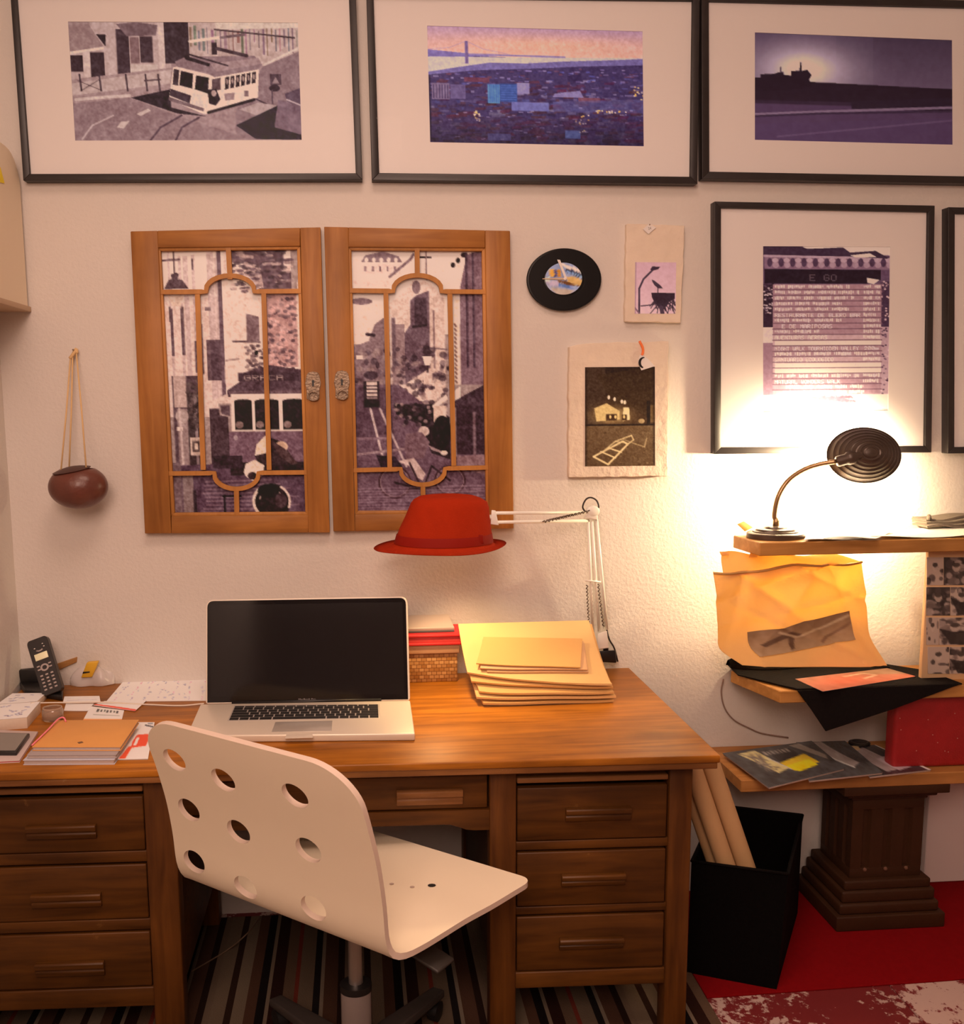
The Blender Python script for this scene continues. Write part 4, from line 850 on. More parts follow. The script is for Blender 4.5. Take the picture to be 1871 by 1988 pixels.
def xpx(x, y): X = PY(x, y, -.62)[0]; return PY(x, y, yf(X))[0]
def pedestal(px0, px1, px2, px3, rows, hand, bot, ref):
    """posts between px0-px1 and px2-px3, drawers between"""
    a0, a1, b0, b1 = px0, px1, px2, px3
    for xa, xb in ((a0, a1), (b0, b1)):
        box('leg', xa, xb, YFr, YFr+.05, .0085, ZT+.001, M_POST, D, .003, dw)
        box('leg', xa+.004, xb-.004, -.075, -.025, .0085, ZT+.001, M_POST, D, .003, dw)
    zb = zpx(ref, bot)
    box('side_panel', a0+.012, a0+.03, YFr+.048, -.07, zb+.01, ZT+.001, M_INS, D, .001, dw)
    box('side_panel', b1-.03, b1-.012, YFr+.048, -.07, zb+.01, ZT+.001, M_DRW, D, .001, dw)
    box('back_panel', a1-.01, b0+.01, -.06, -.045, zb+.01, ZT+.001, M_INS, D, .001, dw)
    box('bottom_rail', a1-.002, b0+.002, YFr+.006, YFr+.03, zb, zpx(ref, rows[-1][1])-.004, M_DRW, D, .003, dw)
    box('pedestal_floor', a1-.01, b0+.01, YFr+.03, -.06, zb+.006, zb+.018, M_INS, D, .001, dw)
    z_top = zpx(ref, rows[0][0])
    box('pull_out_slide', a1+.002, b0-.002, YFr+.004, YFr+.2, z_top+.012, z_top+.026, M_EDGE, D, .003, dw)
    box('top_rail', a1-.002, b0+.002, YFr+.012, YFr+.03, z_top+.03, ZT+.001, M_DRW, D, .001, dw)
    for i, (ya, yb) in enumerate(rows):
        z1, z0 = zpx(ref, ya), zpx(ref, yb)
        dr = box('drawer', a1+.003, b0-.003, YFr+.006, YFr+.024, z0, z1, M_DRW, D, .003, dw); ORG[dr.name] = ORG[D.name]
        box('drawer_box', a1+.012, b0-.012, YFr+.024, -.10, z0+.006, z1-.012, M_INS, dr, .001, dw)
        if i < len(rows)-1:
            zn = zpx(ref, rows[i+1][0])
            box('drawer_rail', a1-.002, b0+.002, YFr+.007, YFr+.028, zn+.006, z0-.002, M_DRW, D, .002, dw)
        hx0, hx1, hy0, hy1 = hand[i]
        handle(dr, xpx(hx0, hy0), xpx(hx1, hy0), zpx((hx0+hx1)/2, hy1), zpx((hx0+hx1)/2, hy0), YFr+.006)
M_HAND2 = wood('worn_handle_wood', (.17, .07, .02), (.30, .14, .05), 0, .45, 9)
def handle(par, x0, x1, z0, z1, y, m=None):
    """stepped wooden pull: an upper lip over a lower grip"""
    h = z1-z0
    pr = [(0, z0), (-.007, z0+.001), (-.010, z0+h*.35), (-.007, z0+h*.48), (-.014, z0+h*.6), (-.015, z1-.003), (-.011, z1), (0, z1)]
    bevmesh('handle', [dw(x0, y+a, b) for a, b in pr]+[dw(x1, y+a, b) for a, b in pr], [tuple(range(8))[::-1], tuple(range(8, 16))]+[(i, (i+1) % 8, 8+(i+1) % 8, 8+i) for i in range(8)], m or M_HAND, par, .0012)
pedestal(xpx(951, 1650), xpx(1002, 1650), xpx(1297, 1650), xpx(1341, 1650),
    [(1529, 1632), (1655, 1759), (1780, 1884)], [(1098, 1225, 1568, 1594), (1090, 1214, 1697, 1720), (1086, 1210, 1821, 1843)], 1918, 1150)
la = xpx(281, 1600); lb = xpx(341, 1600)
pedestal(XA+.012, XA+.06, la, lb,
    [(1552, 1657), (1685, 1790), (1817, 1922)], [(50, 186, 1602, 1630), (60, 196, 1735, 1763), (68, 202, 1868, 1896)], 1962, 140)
# middle drawer and apron
ra = xpx(951, 1650)
z1, z0 = zpx(800, 1512), zpx(800, 1577)
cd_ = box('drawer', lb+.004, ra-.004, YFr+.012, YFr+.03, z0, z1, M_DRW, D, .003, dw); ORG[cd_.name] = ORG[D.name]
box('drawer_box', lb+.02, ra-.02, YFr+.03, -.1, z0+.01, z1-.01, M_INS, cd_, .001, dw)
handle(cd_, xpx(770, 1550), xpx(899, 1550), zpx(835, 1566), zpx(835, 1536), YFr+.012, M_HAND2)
box('top_rail', lb-.002, ra+.002, YFr+.016, YFr+.03, z1+.006, ZT+.001, M_DRW, D, .001, dw)
za, zlow = zpx(800, 1579), zpx(800, 1606)
ap = []
for i in range(41):
    t = i/40; x = lb+(ra-lb)*t; e = min(t, 1-t)*(ra-lb)
    dz = 0 if e > .10 else (.016*(1-math.cos(math.pi*min(1, (.10-e)/.06)))/2)
    ap.append((x, zlow-dz))
n = len(ap); vs = []
for x, z in ap: vs += [dw(x, YFr+.008, za), dw(x, YFr+.008, z), dw(x, YFr+.028, z), dw(x, YFr+.028, za)]
fs = [(4*i+a, 4*i+(a+1) % 4, 4*i+4+(a+1) % 4, 4*i+4+a) for i in range(n-1) for a in range(4)]+[(0, 1, 2, 3), (4*n-4, 4*n-3, 4*n-2, 4*n-1)]
mesh('apron', vs, fs, M_DRW, D)
box('back_rail', lb, ra, -.06, -.04, .60, ZT+.001, M_INS, D, .001, dw)

# ------------------------------------------------------------------ swivel chair: one bent plywood shell with nine holes on a gas column
def chair():
    zs = .5
    B = PZ(750, 1873, zs); T_ = PZ(1035, 1722, zs); Bl = PZ(345, 1712, zs)
    Fw, W = T_-B, Bl-B; L = .352; Wt = .468
    T = thing('swivel_chair', 'white plywood swivel chair with round holes in its backrest', 'chair', (B[0]+.5*W[0]+.5*Fw[0], B[1]+.5*W[1]+.5*Fw[1], .008))
    prof = [(.352, .006), (.30, .002), (.24, -.002), (.18, -.003), (.12, -.008), (.075, -.011), (.040, -.009), (.015, .004), (.003, .03), (-.002, .06), (-.006, .12), (-.016, .20), (-.032, .28), (-.048, .345), (-.062, .402)]
    pc = spline([V(a, b, 0) for a, b in prof], 10); S = [0.0]
    for a, b in zip(pc, pc[1:]): S.append(S[-1]+np.linalg.norm(b-a))
    S = np.array(S); PT = np.array(pc); Lt = S[-1]
    def prof_at(s): return np.interp(s, S, PT[:, 0]), np.interp(s, S, PT[:, 1])
    def P3(a, s):
        t, h = prof_at(s); return B+W*(a/Wt)+Fw*(t/L)+V(0, 0, h)
    # outline with rounded corners, in metres across (a) and along (s)
    def arc(cx, cy_, r_, a0, a1, n=10): return [(cx+r_*math.cos(t), cy_+r_*math.sin(t)) for t in np.linspace(a0, a1, n)]
    rf, rb = .022, .085; pi = math.pi
    out = arc(rf, rf, rf, pi, 1.5*pi, 6)+arc(Wt-rf, rf, rf, 1.5*pi, 2*pi, 6)+arc(Wt-rb, Lt-rb, rb, 0, .5*pi, 12)+arc(rb, Lt-rb, rb, .5*pi, pi, 12)
    dense = []
    for (x1, y1), (x2, y2) in zip(out, out[1:]+out[:1]):
        m_ = max(1, int(math.hypot(x2-x1, y2-y1)/.015))
        for j in range(m_): dense.append((x1+(x2-x1)*j/m_, y1+(y2-y1)*j/m_))
    # holes: where their centres lie on the backrest plane
    bd = P3(0, Lt-.02)-P3(0, Lt-.28); nrm = np.cross(W, bd); P0 = P3(0, Lt-.15); holes = []
    for px in ((340, 1475), (434, 1514), (574, 1544), (367, 1572), (464, 1614), (599, 1650), (389, 1667), (490, 1716), (621, 1756)):
        Q = PP(px[0], px[1], P0, nrm)-P0
        sol = np.linalg.lstsq(np.stack([W/Wt, bd/.26], 1), Q, rcond=None)[0]; holes.append((sol[0], Lt-.15+sol[1]))
    hr = .0265
    verts = [Vector(p) for p in dense]; edges = [(i, (i+1) % len(dense)) for i in range(len(dense))]
    for hx, hy in holes:
        k = len(verts); m_ = 28
        for j in range(m_): an = 2*pi*j/m_; verts.append(Vector((hx+hr*math.cos(an), hy+hr*math.sin(an))))
        edges += [(k+j, k+(j+1) % m_) for j in range(m_)]
    g = .0165
    def inside(x, y, mg=0.0):
        if x < mg or x > Wt-mg or y < mg or y > Lt-mg: return False
        for cx, cy_, r_, sx_, sy_ in ((rf, rf, rf, -1, -1), (Wt-rf, rf, rf, 1, -1), (Wt-rb, Lt-rb, rb, 1, 1), (rb, Lt-rb, rb, -1, 1)):
            if (x-cx)*sx_ > 0 and (y-cy_)*sy_ > 0 and math.hypot(x-cx, y-cy_) > r_-mg: return False
        return all(math.hypot(x-a, y-b) > hr+mg for a, b in holes)
    for i in range(1, int(Wt/g)+1):
        for j in range(1, int(Lt/g)+1):
            if inside(i*g, j*g, .006): verts.append(Vector((i*g, j*g)))
    vo, eo, fo = delaunay_2d_cdt(verts, edges, [], 0, 1e-6)[:3]
    tri = [f for f in fo if inside(sum(vo[i].x for i in f)/3, sum(vo[i].y for i in f)/3, 0)]
    P = np.array([P3(v.x, v.y) for v in vo]); e = 1e-3
    NN = np.array([np.cross(P3(v.x+e, v.y)-P3(v.x-e, v.y), P3(v.x, min(v.y+e, Lt))-P3(v.x, max(v.y-e, 0))) for v in vo]); NN /= np.linalg.norm(NN, axis=1, keepdims=True)
    if NN[0][2] < 0: NN = -NN                      # thickness grows up from the seat and forward from the back
    K = len(P); th = .0125; Q = P+NN*th
    cnt = {}
    for f in tri:
        for a, b in zip(f, f[1:]+f[:1]): cnt[(min(a, b), max(a, b))] = cnt.get((min(a, b), max(a, b)), 0)+1
    rim = [k for k, v in cnt.items() if v == 1]
    faces = [tuple(f) for f in tri]+[tuple(K+i for i in f)[::-1] for f in tri]; allv = list(P)+list(Q); rims = []
    mw = mat('white_lacquered_ply', (.90, .79, .60), .4, spec=.45, var=.03, vscale=6)
    sh = mesh('shell', allv, faces, mw, T, True); ORG[sh.name] = ORG[T.name]
    rv = []; rfaces = []; idx = {}
    for a, b in rim:
        for q in (a, b):
            if q not in idx: idx[q] = len(rv); rv += [P[q], Q[q]]
        rfaces.append((idx[a], idx[b], idx[b]+1, idx[a]+1))
    ed = mesh('shell_edge', rv, rfaces, mat('ply_edge', (.74, .60, .50), .45), sh, True)
    me = ed.data
    # scuffs on the seat
    for px, r1, r2 in (((838, 1719), .007, .004), ((760, 1716), .004, .003), ((800, 1722), .004, .003), ((850, 1688), .004, .002)):
        c = PZ(px[0], px[1], zs+.0112); dark = px[0] == 838
        prism('scuff', [c+V(r1*math.cos(a)*1.3, r1*.9*math.sin(a), 0) for a in np.linspace(0, 2*pi, 10)[:-1]], (0, 0, .0006), mat('dark_scuff', (.02, .015, .012), .7) if dark else mat('pale_scuff', (.52, .40, .33), .6), sh)
    c0 = B+.5*W+.5*Fw
    chrome = mat('brushed_metal', (.62, .58, .55), .28, metal=.9); grey = mat('grey_sleeve', (.22, .18, .165), .45)
    U = (V(1.3, 0, 0), V(0, 1, 0))
    lathe('gas_column', [(.0125, .2), (.0125, zs-.028)], V(c0[0], c0[1], 0), (0, 0, 1), chrome, T, 24, U)
    lathe('column_sleeve', [(.024, .07), (.0265, .10), (.0265, .257), (.024, .26)], V(c0[0], c0[1], 0), (0, 0, 1), grey, T, 28, U)
    lathe('collar', [(.0275, .248), (.0275, .264), (.015, .266)], V(c0[0], c0[1], 0), (0, 0, 1), M_BLACK, T, 28, U)
    fx, wx = Fw/L, W/Wt
    pl = [c0+fx*a+wx*b for a, b in ((-.09, -.09), (.09, -.09), (.09, .09), (-.09, .09))]
    hexa('seat_plate', [V(p[0], p[1], zs-.03) for p in pl]+[V(p[0], p[1], zs-.001) for p in pl], M_BLACK, T, .004)
    a = PZ(815, 1846, .44); b = PZ(866, 1880, .43)
    tube('height_lever', [V(c0[0], c0[1], zs-.018), a, a*.3+b*.7], .006, M_BLACK, T, 8)
    d = (b-a)/np.linalg.norm(b-a); sd = V(-d[1], d[0], 0)
    hexa('lever_paddle', [a-sd*.028, b-sd*.028, b+sd*.028, a+sd*.028]+[p+V(0, 0, .008) for p in (a-sd*.028, b-sd*.028, b+sd*.028, a+sd*.028)], mat('lever_plastic', (.03, .024, .02), .5), T, .003)
    for k in range(5):
        an = .94+k*2*pi/5; u = V(math.cos(an)*1.3, math.sin(an), 0); cb_ = V(c0[0], c0[1], .085); tip = cb_+u*.27
        s = V(-math.sin(an)*1.3, math.cos(an), 0)
        leg = hexa('foot', [cb_-s*.025+V(0, 0, -.012), tip-s*.014+V(0, 0, -.02), tip+s*.014+V(0, 0, -.02), cb_+s*.025+V(0, 0, -.012), cb_-s*.025+V(0, 0, .022), tip-s*.014+V(0, 0, 0), tip+s*.014+V(0, 0, 0), cb_+s*.025+V(0, 0, .022)], mat('grey_base', (.06, .05, .045), .4), T, .004); ORG[leg.name] = ORG[T.name]
        cc = tip-u*.015; lathe('castor', [(.012, -.014), (.0245, -.012), (.0245, .012), (.012, .014)], V(cc[0], cc[1], .0335), s/np.linalg.norm(s), M_BLACK, leg, 20)
chair()
# ------------------------------------------------------------------ laptop
def laptop():
    z = TOPZ+.019
    # top face of the base, from its four corners on that plane
    bl, br = PZ(389, 1367, z), PZ(796, 1359.5, z); fr_ = PZ(805.5, 1424, z)
    ex = br-bl; ex = ex/np.linalg.norm(ex); dep = fr_-br
    fl = PZ(362, 1428, z)
    mal = mat('aluminium', (.76, .69, .58), .4, metal=.25, spec=.5)
    c = (bl+br+fr_+fl)/4
    T = thing('laptop', 'open silver laptop with a black screen on the desk', 'laptop', (c[0], c[1], TOPZ))
    b = hexa('base', [p-V(0, 0, .0185) for p in (fl, fr_, br, bl)]+[fl, fr_, br, bl], mal, T, .0035, 3); ORG[b.name] = ORG[T.name]
    up = V(0, 0, 1)
    def on(x, y, dz=0): return PZ(x, y, z+dz)
    def pad(name, q, dz, m, par, bev=.0003): w_ = [on(*p) for p in q]; return hexa(name, [p-V(0, 0, .001) for p in w_]+[p+V(0, 0, dz) for p in w_], m, par, bev)
    kq = [(441, 1400), (738, 1394.5), (736.5, 1367), (455, 1370)]
    kb = pad('keyboard_tray', kq, .0003, mat('keyboard_tray', (.6, .55, .5), .5, metal=.4), b); ORG[kb.name] = ORG[T.name]
    K = [on(*p) for p in ((455.5, 1371.5), (734.5, 1368), (736, 1394), (443.5, 1399))]
    def kp(u, v): return (K[0]*(1-u)+K[1]*u)*(1-v)+(K[3]*(1-u)+K[2]*u)*v
    mk = mat('black_keys', (.012, .011, .011), .5)
    rows = [[1]*14, [1]*13+[1.5], [1.5]+[1]*13, [1.8]+[1]*11+[1.8], [2.3]+[1]*10+[2.3], [1, 1, 1, 1.3, 5.4, 1.3, 1, 1, 1, 1]]
    vv = [0, .1, .28, .46, .64, .82, 1.0]
    for r_, row in enumerate(rows):
        tot = sum(row); u = 0
        for wv in row:
            u0, u1 = u/tot+.0045, (u+wv)/tot-.0045; v0, v1 = vv[r_]+.02, vv[r_+1]-.022; u += wv
            q = [kp(u0, v1), kp(u1, v1), kp(u1, v0), kp(u0, v0)]
            mesh('key', [p+V(0, 0, .0002) for p in q]+[p+V(0, 0, .0016) for p in q], HEX, mk, kb)
    pad('trackpad', [(527, 1421.5), (643.5, 1419.5), (645, 1399.5), (534.5, 1402)], .0006, mat('trackpad', (.58, .53, .47), .3, metal=.4), b)
    a_, b_ = PZ(553, 1432, z), PZ(608, 1430, z)
    hexa('thumb_notch', [PZ(553, 1434, z-.006), PZ(608, 1432.5, z-.006), PZ(606, 1424.5, z-.001), PZ(556, 1426, z-.001)]+[PZ(553, 1434, z-.002), PZ(608, 1432.5, z-.002), PZ(606, 1424.5, z+.0006), PZ(556, 1426, z+.0006)], mal, b, .0005)
    # lid: leans back a little
    H = V(0, 0, z); n = V(0, -math.cos(math.radians(14)), -math.sin(math.radians(14))*-1)
    hb = PZ(400, 1365, z); nrm = np.cross(ex, V(0, math.sin(math.radians(14)), math.cos(math.radians(14)))); nrm = nrm if nrm[1] < 0 else -nrm
    def lid(x, y, off=0): return PP(x, y, hb, nrm)+nrm*off
    def rr(q, rad, n_=6):
        """rounded quad in pixels: TL TR BR BL with radii"""
        pts = []
        for i, (p, r_) in enumerate(zip(q, rad)):
            p = np.array(p, float); a = np.array(q[i-1], float)-p; c_ = np.array(q[(i+1) % 4], float)-p; a /= np.linalg.norm(a); c_ /= np.linalg.norm(c_)
            if r_ == 0: pts.append(tuple(p)); continue
            for t in np.linspace(0, 1, n_):
                s = (1-t)**2; m_ = 2*t*(1-t); e = t*t
                pts.append(tuple((p+a*r_)*s+p*m_+(p+c_*r_)*e))
        return pts
    oq = rr([(400, 1164.5), (790.5, 1157.5), (796, 1360), (399.5, 1367)], (16, 16, 5, 5))
    l = prism('lid', [lid(*p) for p in oq], -nrm*.007, mal, T, .001); ORG[l.name] = ORG[T.name]
    sq = rr([(402.5, 1167), (787.5, 1160.5), (792, 1357.5), (402.5, 1364)], (13, 13, 0, 0))
    s_ = prism('screen', [lid(*p, .0012) for p in sq], -nrm*.0012, mat('black_screen_glass', (.006, .005, .006), .06, spec=.5), l)
    iq = [(409, 1175), (781, 1169), (785, 1347), (409.5, 1353)]
    prism('display', [lid(*p, .0014) for p in iq], -nrm*.0006, mat('dark_display', (.009, .008, .009), .09, spec=.5), l)
    uy = lid(596, 1340)-lid(596, 1352); uy /= np.linalg.norm(uy)
    lettering('screen_lettering', 'MacBook Pro', lid(596, 1357.5, .0017), ex*1.25, uy, .0068, mat('grey_lettering', (.34, .31, .3), .5), l)
    tube('hinge', [PZ(450, 1364.5, z+.001), PZ(740, 1358.5, z+.001)], .004, M_BLACK, T, 10)
laptop()

# ------------------------------------------------------------------ boxes and books behind the laptop
M_WOVEN = None
def woven_material():
    m, nt, b = newmat('woven_palm_strips'); N = nt.nodes.new; L = nt.links.new
    tc = N('ShaderNodeTexCoord'); mp = N('ShaderNodeMapping'); mp.inputs['Rotation'].default_value = (math.radians(90), 0, 0)
    L(tc.outputs['Object'], mp.inputs['Vector'])
    br = N('ShaderNodeTexBrick'); br.inputs['Scale'].default_value = 34; br.inputs['Color1'].default_value = (.62, .36, .14, 1); br.inputs['Color2'].default_value = (.36, .16, .035, 1); br.inputs['Mortar'].default_value = (.2, .08, .02, 1)
    br.inputs['Mortar Size'].default_value = .03; br.inputs['Brick Width'].default_value = .5; br.inputs['Row Height'].default_value = .36; br.inputs['Bias'].default_value = .1
    L(mp.outputs['Vector'], br.inputs['Vector']); L(br.outputs['Color'], b.inputs['Base Color']); b.inputs['Roughness'].default_value = .6
    bp = N('ShaderNodeBump'); bp.inputs['Strength'].default_value = .5; bp.inputs['Distance'].default_value = .003; L(br.outputs['Fac'], bp.inputs['Height']); bp.invert = True; L(bp.outputs['Normal'], b.inputs['Normal'])
    return m
def slabq(name, q, z0, z1, m, parent=None, bev=.0015, tilt=0.0):
    """flat block: plan corners q (x, y)"""
    t = (0, 0, tilt, tilt); return hexa(name, [V(x, y, z0+e) for (x, y), e in zip(q, t)]+[V(x, y, z1+e) for (x, y), e in zip(q, t)], m, parent, bev)
fr0 = PZ(888, 1313, TOPZ); Yb = -.085; fr0 = PY(888, 1322, Yb)                 # front right foot of the woven box
x1 = fr0[0]; x0 = PZ(690, 1318, TOPZ)[0]
zl = PY(840, 1268, Yb)[2]; zl2 = PY(840, 1251, Yb)[2]
q = [(x0, Yb), (x1, Yb), (x1+.005, -.012), (x0, -.012)]
T = thing('woven_box', 'small lidded box woven from tan strips beside the laptop', 'box', ((x0+x1)/2, Yb/2, TOPZ))
slabq('body', q, TOPZ, zl, woven_material(), T, .002)
slabq('lid', [(x0-.004, Yb-.006), (x1+.006, Yb-.006), (x1+.01, -.008), (x0-.004, -.008)], zl-.001, zl2, mat('tan_lid', (.55, .33, .18), .6, var=.1, vscale=30), T, .003)
zr1 = PY(850, 1233, Yb-.012)[2]; xr = PY(905, 1242, Yb-.012)[0]
T = thing('red_book', 'thick red book lying on the woven box lid', 'book', ((x0+xr)/2, Yb/2, zl2))
mr = mat('red_cover', (.55, .02, .025), .5); qq = [(x0-.01, Yb-.012), (xr, Yb-.012), (xr-.004, -.02), (x0-.01, -.02)]
slabq('cover', qq, zl2-.0003, zl2+.006, mr, T, .001, .012); slabq('pages', [(a+(.004 if i in (0, 3) else -.004), b+(.004 if i < 2 else -.004)) for i, (a, b) in enumerate(qq)], zl2+.005, zr1-.005, mat('red_page_edges', (.6, .05, .05), .7, var=.1, vscale=80), T, .0005, .012); slabq('cover', qq, zr1-.006, zr1, mr, T, .001, .012)
zg0 = zr1+.0042; zg1 = PY(840, 1219, Yb+.005)[2]; xg = PY(882, 1222, Yb+.005)[0]
T = thing('grey_case', 'flat grey case on top of the red book', 'case', ((x0+xg)/2, Yb/2, zg0))
mg = mat('grey_lid', (.36, .29, .27), .35, spec=.5)
qq = [(x0, Yb+.005), (xg, Yb+.005), (xg-.012, -.03), (x0, -.03)]
slabq('shell', qq, zg0-.0003, zg0+(zg1-zg0)*.4, mat('dark_seam', alb(70, 56, 52), .5), T, .001, .028); slabq('top_plate', qq, zg0+(zg1-zg0)*.4, zg1, mg, T, .0015, .028)

# ------------------------------------------------------------------ manila envelopes
ENV = [mat('manila_%d' % i, c, .7, var=.05, vscale=6, bump=.08, bscale=25) for i, c in enumerate(((.58, .33, .11), (.70, .43, .17), (.66, .39, .14), (.62, .35, .12), (.72, .46, .19)))]
M_KRAFT = mat('kraft_envelope', (.62, .37, .19), .75, var=.05, vscale=8, bump=.06, bscale=30)
EY0, EY1 = PZ(1040, 1330, TOPZ+.05)[1], -.085          # front and back of the topmost envelope
EZ0, EZ1 = TOPZ+.052, PY(1010, 1208, -.085)[2]
def pile_top(x, y):
    """height of the pile's top surface: low and wavy in front, climbing at the back"""
    v = (y-EY0)/(EY1-EY0); c = min(max(v, 0.0), 1.05)
    return EZ0+(EZ1-EZ0)*c-.014*math.sin(math.pi*min(c, 1))-(.0035*math.sin(9*(x-.4))+.002*math.sin(21*x))*(1-c)**2
def on_pile(px, off):
    """where the pixel's ray meets the surface `off` above the pile"""
    d = ray(*px); t = 1.2
    while t < 3 and (CAM+d*t)[2] > pile_top(*(CAM+d*t)[:2])+off: t += .002
    return CAM+d*t
def envelope(label, fl, fr_, br, bl, off, m, th, grp, name, bow=.006):
    def fn(u, v):
        p = ((fl*(1-u)+fr_*u)*(1-v)+(bl*(1-u)+br*u)*v).copy(); p[1] += -bow*math.sin(math.pi*u)*(1-v)
        p[2] = max(pile_top(p[0], p[1])+off, TOPZ+.0006); return p
    return tag(surf(name, fn, 20, 18, th, m), label, 'envelope', grp)
LG = 'large manila envelopes piled on the desk'
spec = [  # front-left px, front-right px, back-right px, back-left px
    ((938, 1369), (1192, 1360), (1150, 1262), (905, 1266), 'lowest large manila envelope, under the whole pile'),
    ((925, 1358), (1196, 1352), (1152, 1250), (900, 1254), 'large manila envelope second from the bottom of the pile'),
    ((930, 1347), (1192, 1344), (1150, 1238), (896, 1240), 'large manila envelope in the middle of the pile'),
    ((915, 1334), (1190, 1334), (1148, 1224), (892, 1226), 'large manila envelope second from the top of the pile'),
    ((907, 1322), (1188, 1328), (1142, 1208), (889, 1208), 'topmost large manila envelope, curling up at its back edge'),
]
for i, (a, b, c, d, lab) in enumerate(spec):
    off = -(4-i)*.0115
    h = EZ0+off
    envelope(lab, PZ(*a, h), PZ(*b, h), PY(*c, -.088), PY(*d, -.088), off, ENV[i], .0055, LG, 'manila_envelope', .004+.003*(i % 3))
for i, (a, b, c, d, lab) in enumerate((((945, 1306), (1142, 1307), (1134, 1250), (938, 1247), 'lowest small kraft envelope on the manila pile'), ((932, 1299), (1140, 1302), (1132, 1246), (936, 1243), 'middle small kraft envelope on the manila pile'), ((924, 1290), (1126, 1298), (1130, 1242), (938, 1239), 'topmost small kraft envelope on the manila pile'))):
    off = .0075+.0065*i
    envelope(lab, *[on_pile(p, off) for p in (a, b, c, d)], off, M_KRAFT if i < 2 else ENV[3], .0035, 'kraft envelopes on the manila pile', 'kraft_envelope', .002)

# ------------------------------------------------------------------ clamp lamp that wears a red hat
def arm_lamp():
    base = PZ(1178, 1288, TOPZ); Yl = -.045
    base = V(PY(1176, 1285, Yl)[0], Yl, TOPZ)
    T = thing('clamp_lamp', 'cream jointed clamp lamp at the back corner of the desk', 'lamp', base)
    mc = mat('cream_metal', alb(226, 190, 150), .35, spec=.6); md = mat('dark_spring', (.12, .09, .07), .4, metal=.7)
    hexa('clamp', [PY(x, y, Yl-.015) for x, y in ((1162, 1285), (1197, 1287), (1195, 1262), (1160, 1264))]+[PY(x, y, Yl+.03) for x, y in ((1162, 1285), (1197, 1287), (1195, 1262), (1160, 1264))], M_BLACK, T, .004)
    bx = bpy.data.objects[-1] if False else None
    tube('clamp_screw', [PY(1176, 1264, Yl), PY(1175, 1248, Yl)], .008, mat('screw', (.06, .045, .04), .4, metal=.6), T, 10)
    tube('clamp_knob', [PY(1149, 1247, Yl-.01), PY(1149, 1240, Yl-.01)], .008, M_BLACK, T, 10)
    hexa('bracket', [PY(x, y, Yl-.012) for x, y in ((1158, 1262), (1182, 1258), (1178, 1224), (1160, 1230))]+[PY(x, y, Yl+.012) for x, y in ((1158, 1262), (1182, 1258), (1178, 1224), (1160, 1230))], mc, T, .003)
    Yj = -.05
    for (xb, yb), (xt, yt) in (((1151, 1228), (1142, 1012)), ((1163, 1226), (1149, 1012)), ((1178, 1222), (1158, 1008))):
        tube('lower_rod', [PY(xb, yb, Yl), PY(xt, yt, Yj)], .0042, mc, T, 10)
    tube('lower_rod', [PY(1173, 1220, Yl+.012), PY(1163, 1075, Yj+.01)], .0038, mc, T, 10)
    for (xb, yb), (xt, yt) in (((1143, 1214), (1139, 1136)), ((1171, 1216), (1161, 1134))):
        n = 34; pts = [PY(xb+(xt-xb)*i/n, yb+(yt-yb)*i/n, Yl-.006)+V(.0032*math.cos(i*2.1), .0032*math.sin(i*2.1), 0) for i in range(n+1)]
        tube('spring', pts, .0016, md, T, 6)
    tube('cross_pin', [PY(1136, 1127, Yj-.005), PY(1166, 1130, Yj-.005)], .0028, mc, T, 8)
    j = PY(1150, 992, Yj)
    lathe('joint', [(.012, -.012), (.016, -.009), (.016, .009), (.012, .012)], j, (0, 1, 0), mc, T, 24, (V(1.2, 0, 0), V(0, 0, 1)))
    hexa('joint_plate', [PY(x, y, Yj-.01) for x, y in ((1134, 1006), (1160, 1010), (1160, 990), (1138, 992))]+[PY(x, y, Yj+.01) for x, y in ((1134, 1006), (1160, 1010), (1160, 990), (1138, 992))], mc, T, .003)
    YH = -.215
    for ya, yb in ((996, 995), (1014, 1011)):
        tube('upper_rod', [PY(960, ya, YH), PY(1142, yb, Yj)], .0048, mc, T, 10)
    hexa('head_bracket', [PY(x, y, YH-.008) for x, y in ((952, 1018), (968, 1020), (962, 991), (954, 990))]+[PY(x, y, YH+.008) for x, y in ((952, 1018), (968, 1020), (962, 991), (954, 990))], mc, T, .002)
    n = 40; a, b = PY(1054, 1013, (YH+Yj)/2-.01), PY(1144, 992, Yj-.012)
    tube('spring', [a+(b-a)*i/n+V(0, .0034*math.cos(i*2.1), .0034*math.sin(i*2.1)) for i in range(n+1)], .0018, md, T, 6)
    tube('spring', [a+(b-a)*i/n+V(0, .0034*math.cos(i*2.1), .0034*math.sin(i*2.1))+V(0, .02, -.003) for i in range(n+1)], .0018, md, T, 6)
    tube('cable', spline([PY(1136, 994, Yj), PY(1131, 984, Yj), PY(1137, 970, Yj), PY(1147, 966, Yj), PY(1158, 972, Yj), PY(1162, 985, Yj), PY(1157, 1000, Yj+.01), PY(1168, 1120, Yj+.02), PY(1178, 1225, Yl+.02), PY(1192, 1258, Yl+.02), PY(1199, 1284, Yl+.03)], 6), .0026, mat('dark_cable', (.03, .022, .02), .5), T, 6)
    # reflector and bulb under the hat
    hc = PY(862, 1040, YH); U = (V(1.25, 0, 0), V(0, 1, 0))
    lathe('reflector', [(.058, -.012), (.052, .01), (.035, .04), (.02, .055), (.018, .053), (.033, .038), (.050, .009), (.0565, -.012)], hc, (0, 0, 1), mat('white_enamel', (.8, .78, .74), .4), T, 32, U)
    tube('socket_arm', [PY(958, 1004, YH), V(hc[0], hc[1], PY(862, 1004, YH)[2]), hc+V(0, 0, .05)], .007, mc, T, 10)
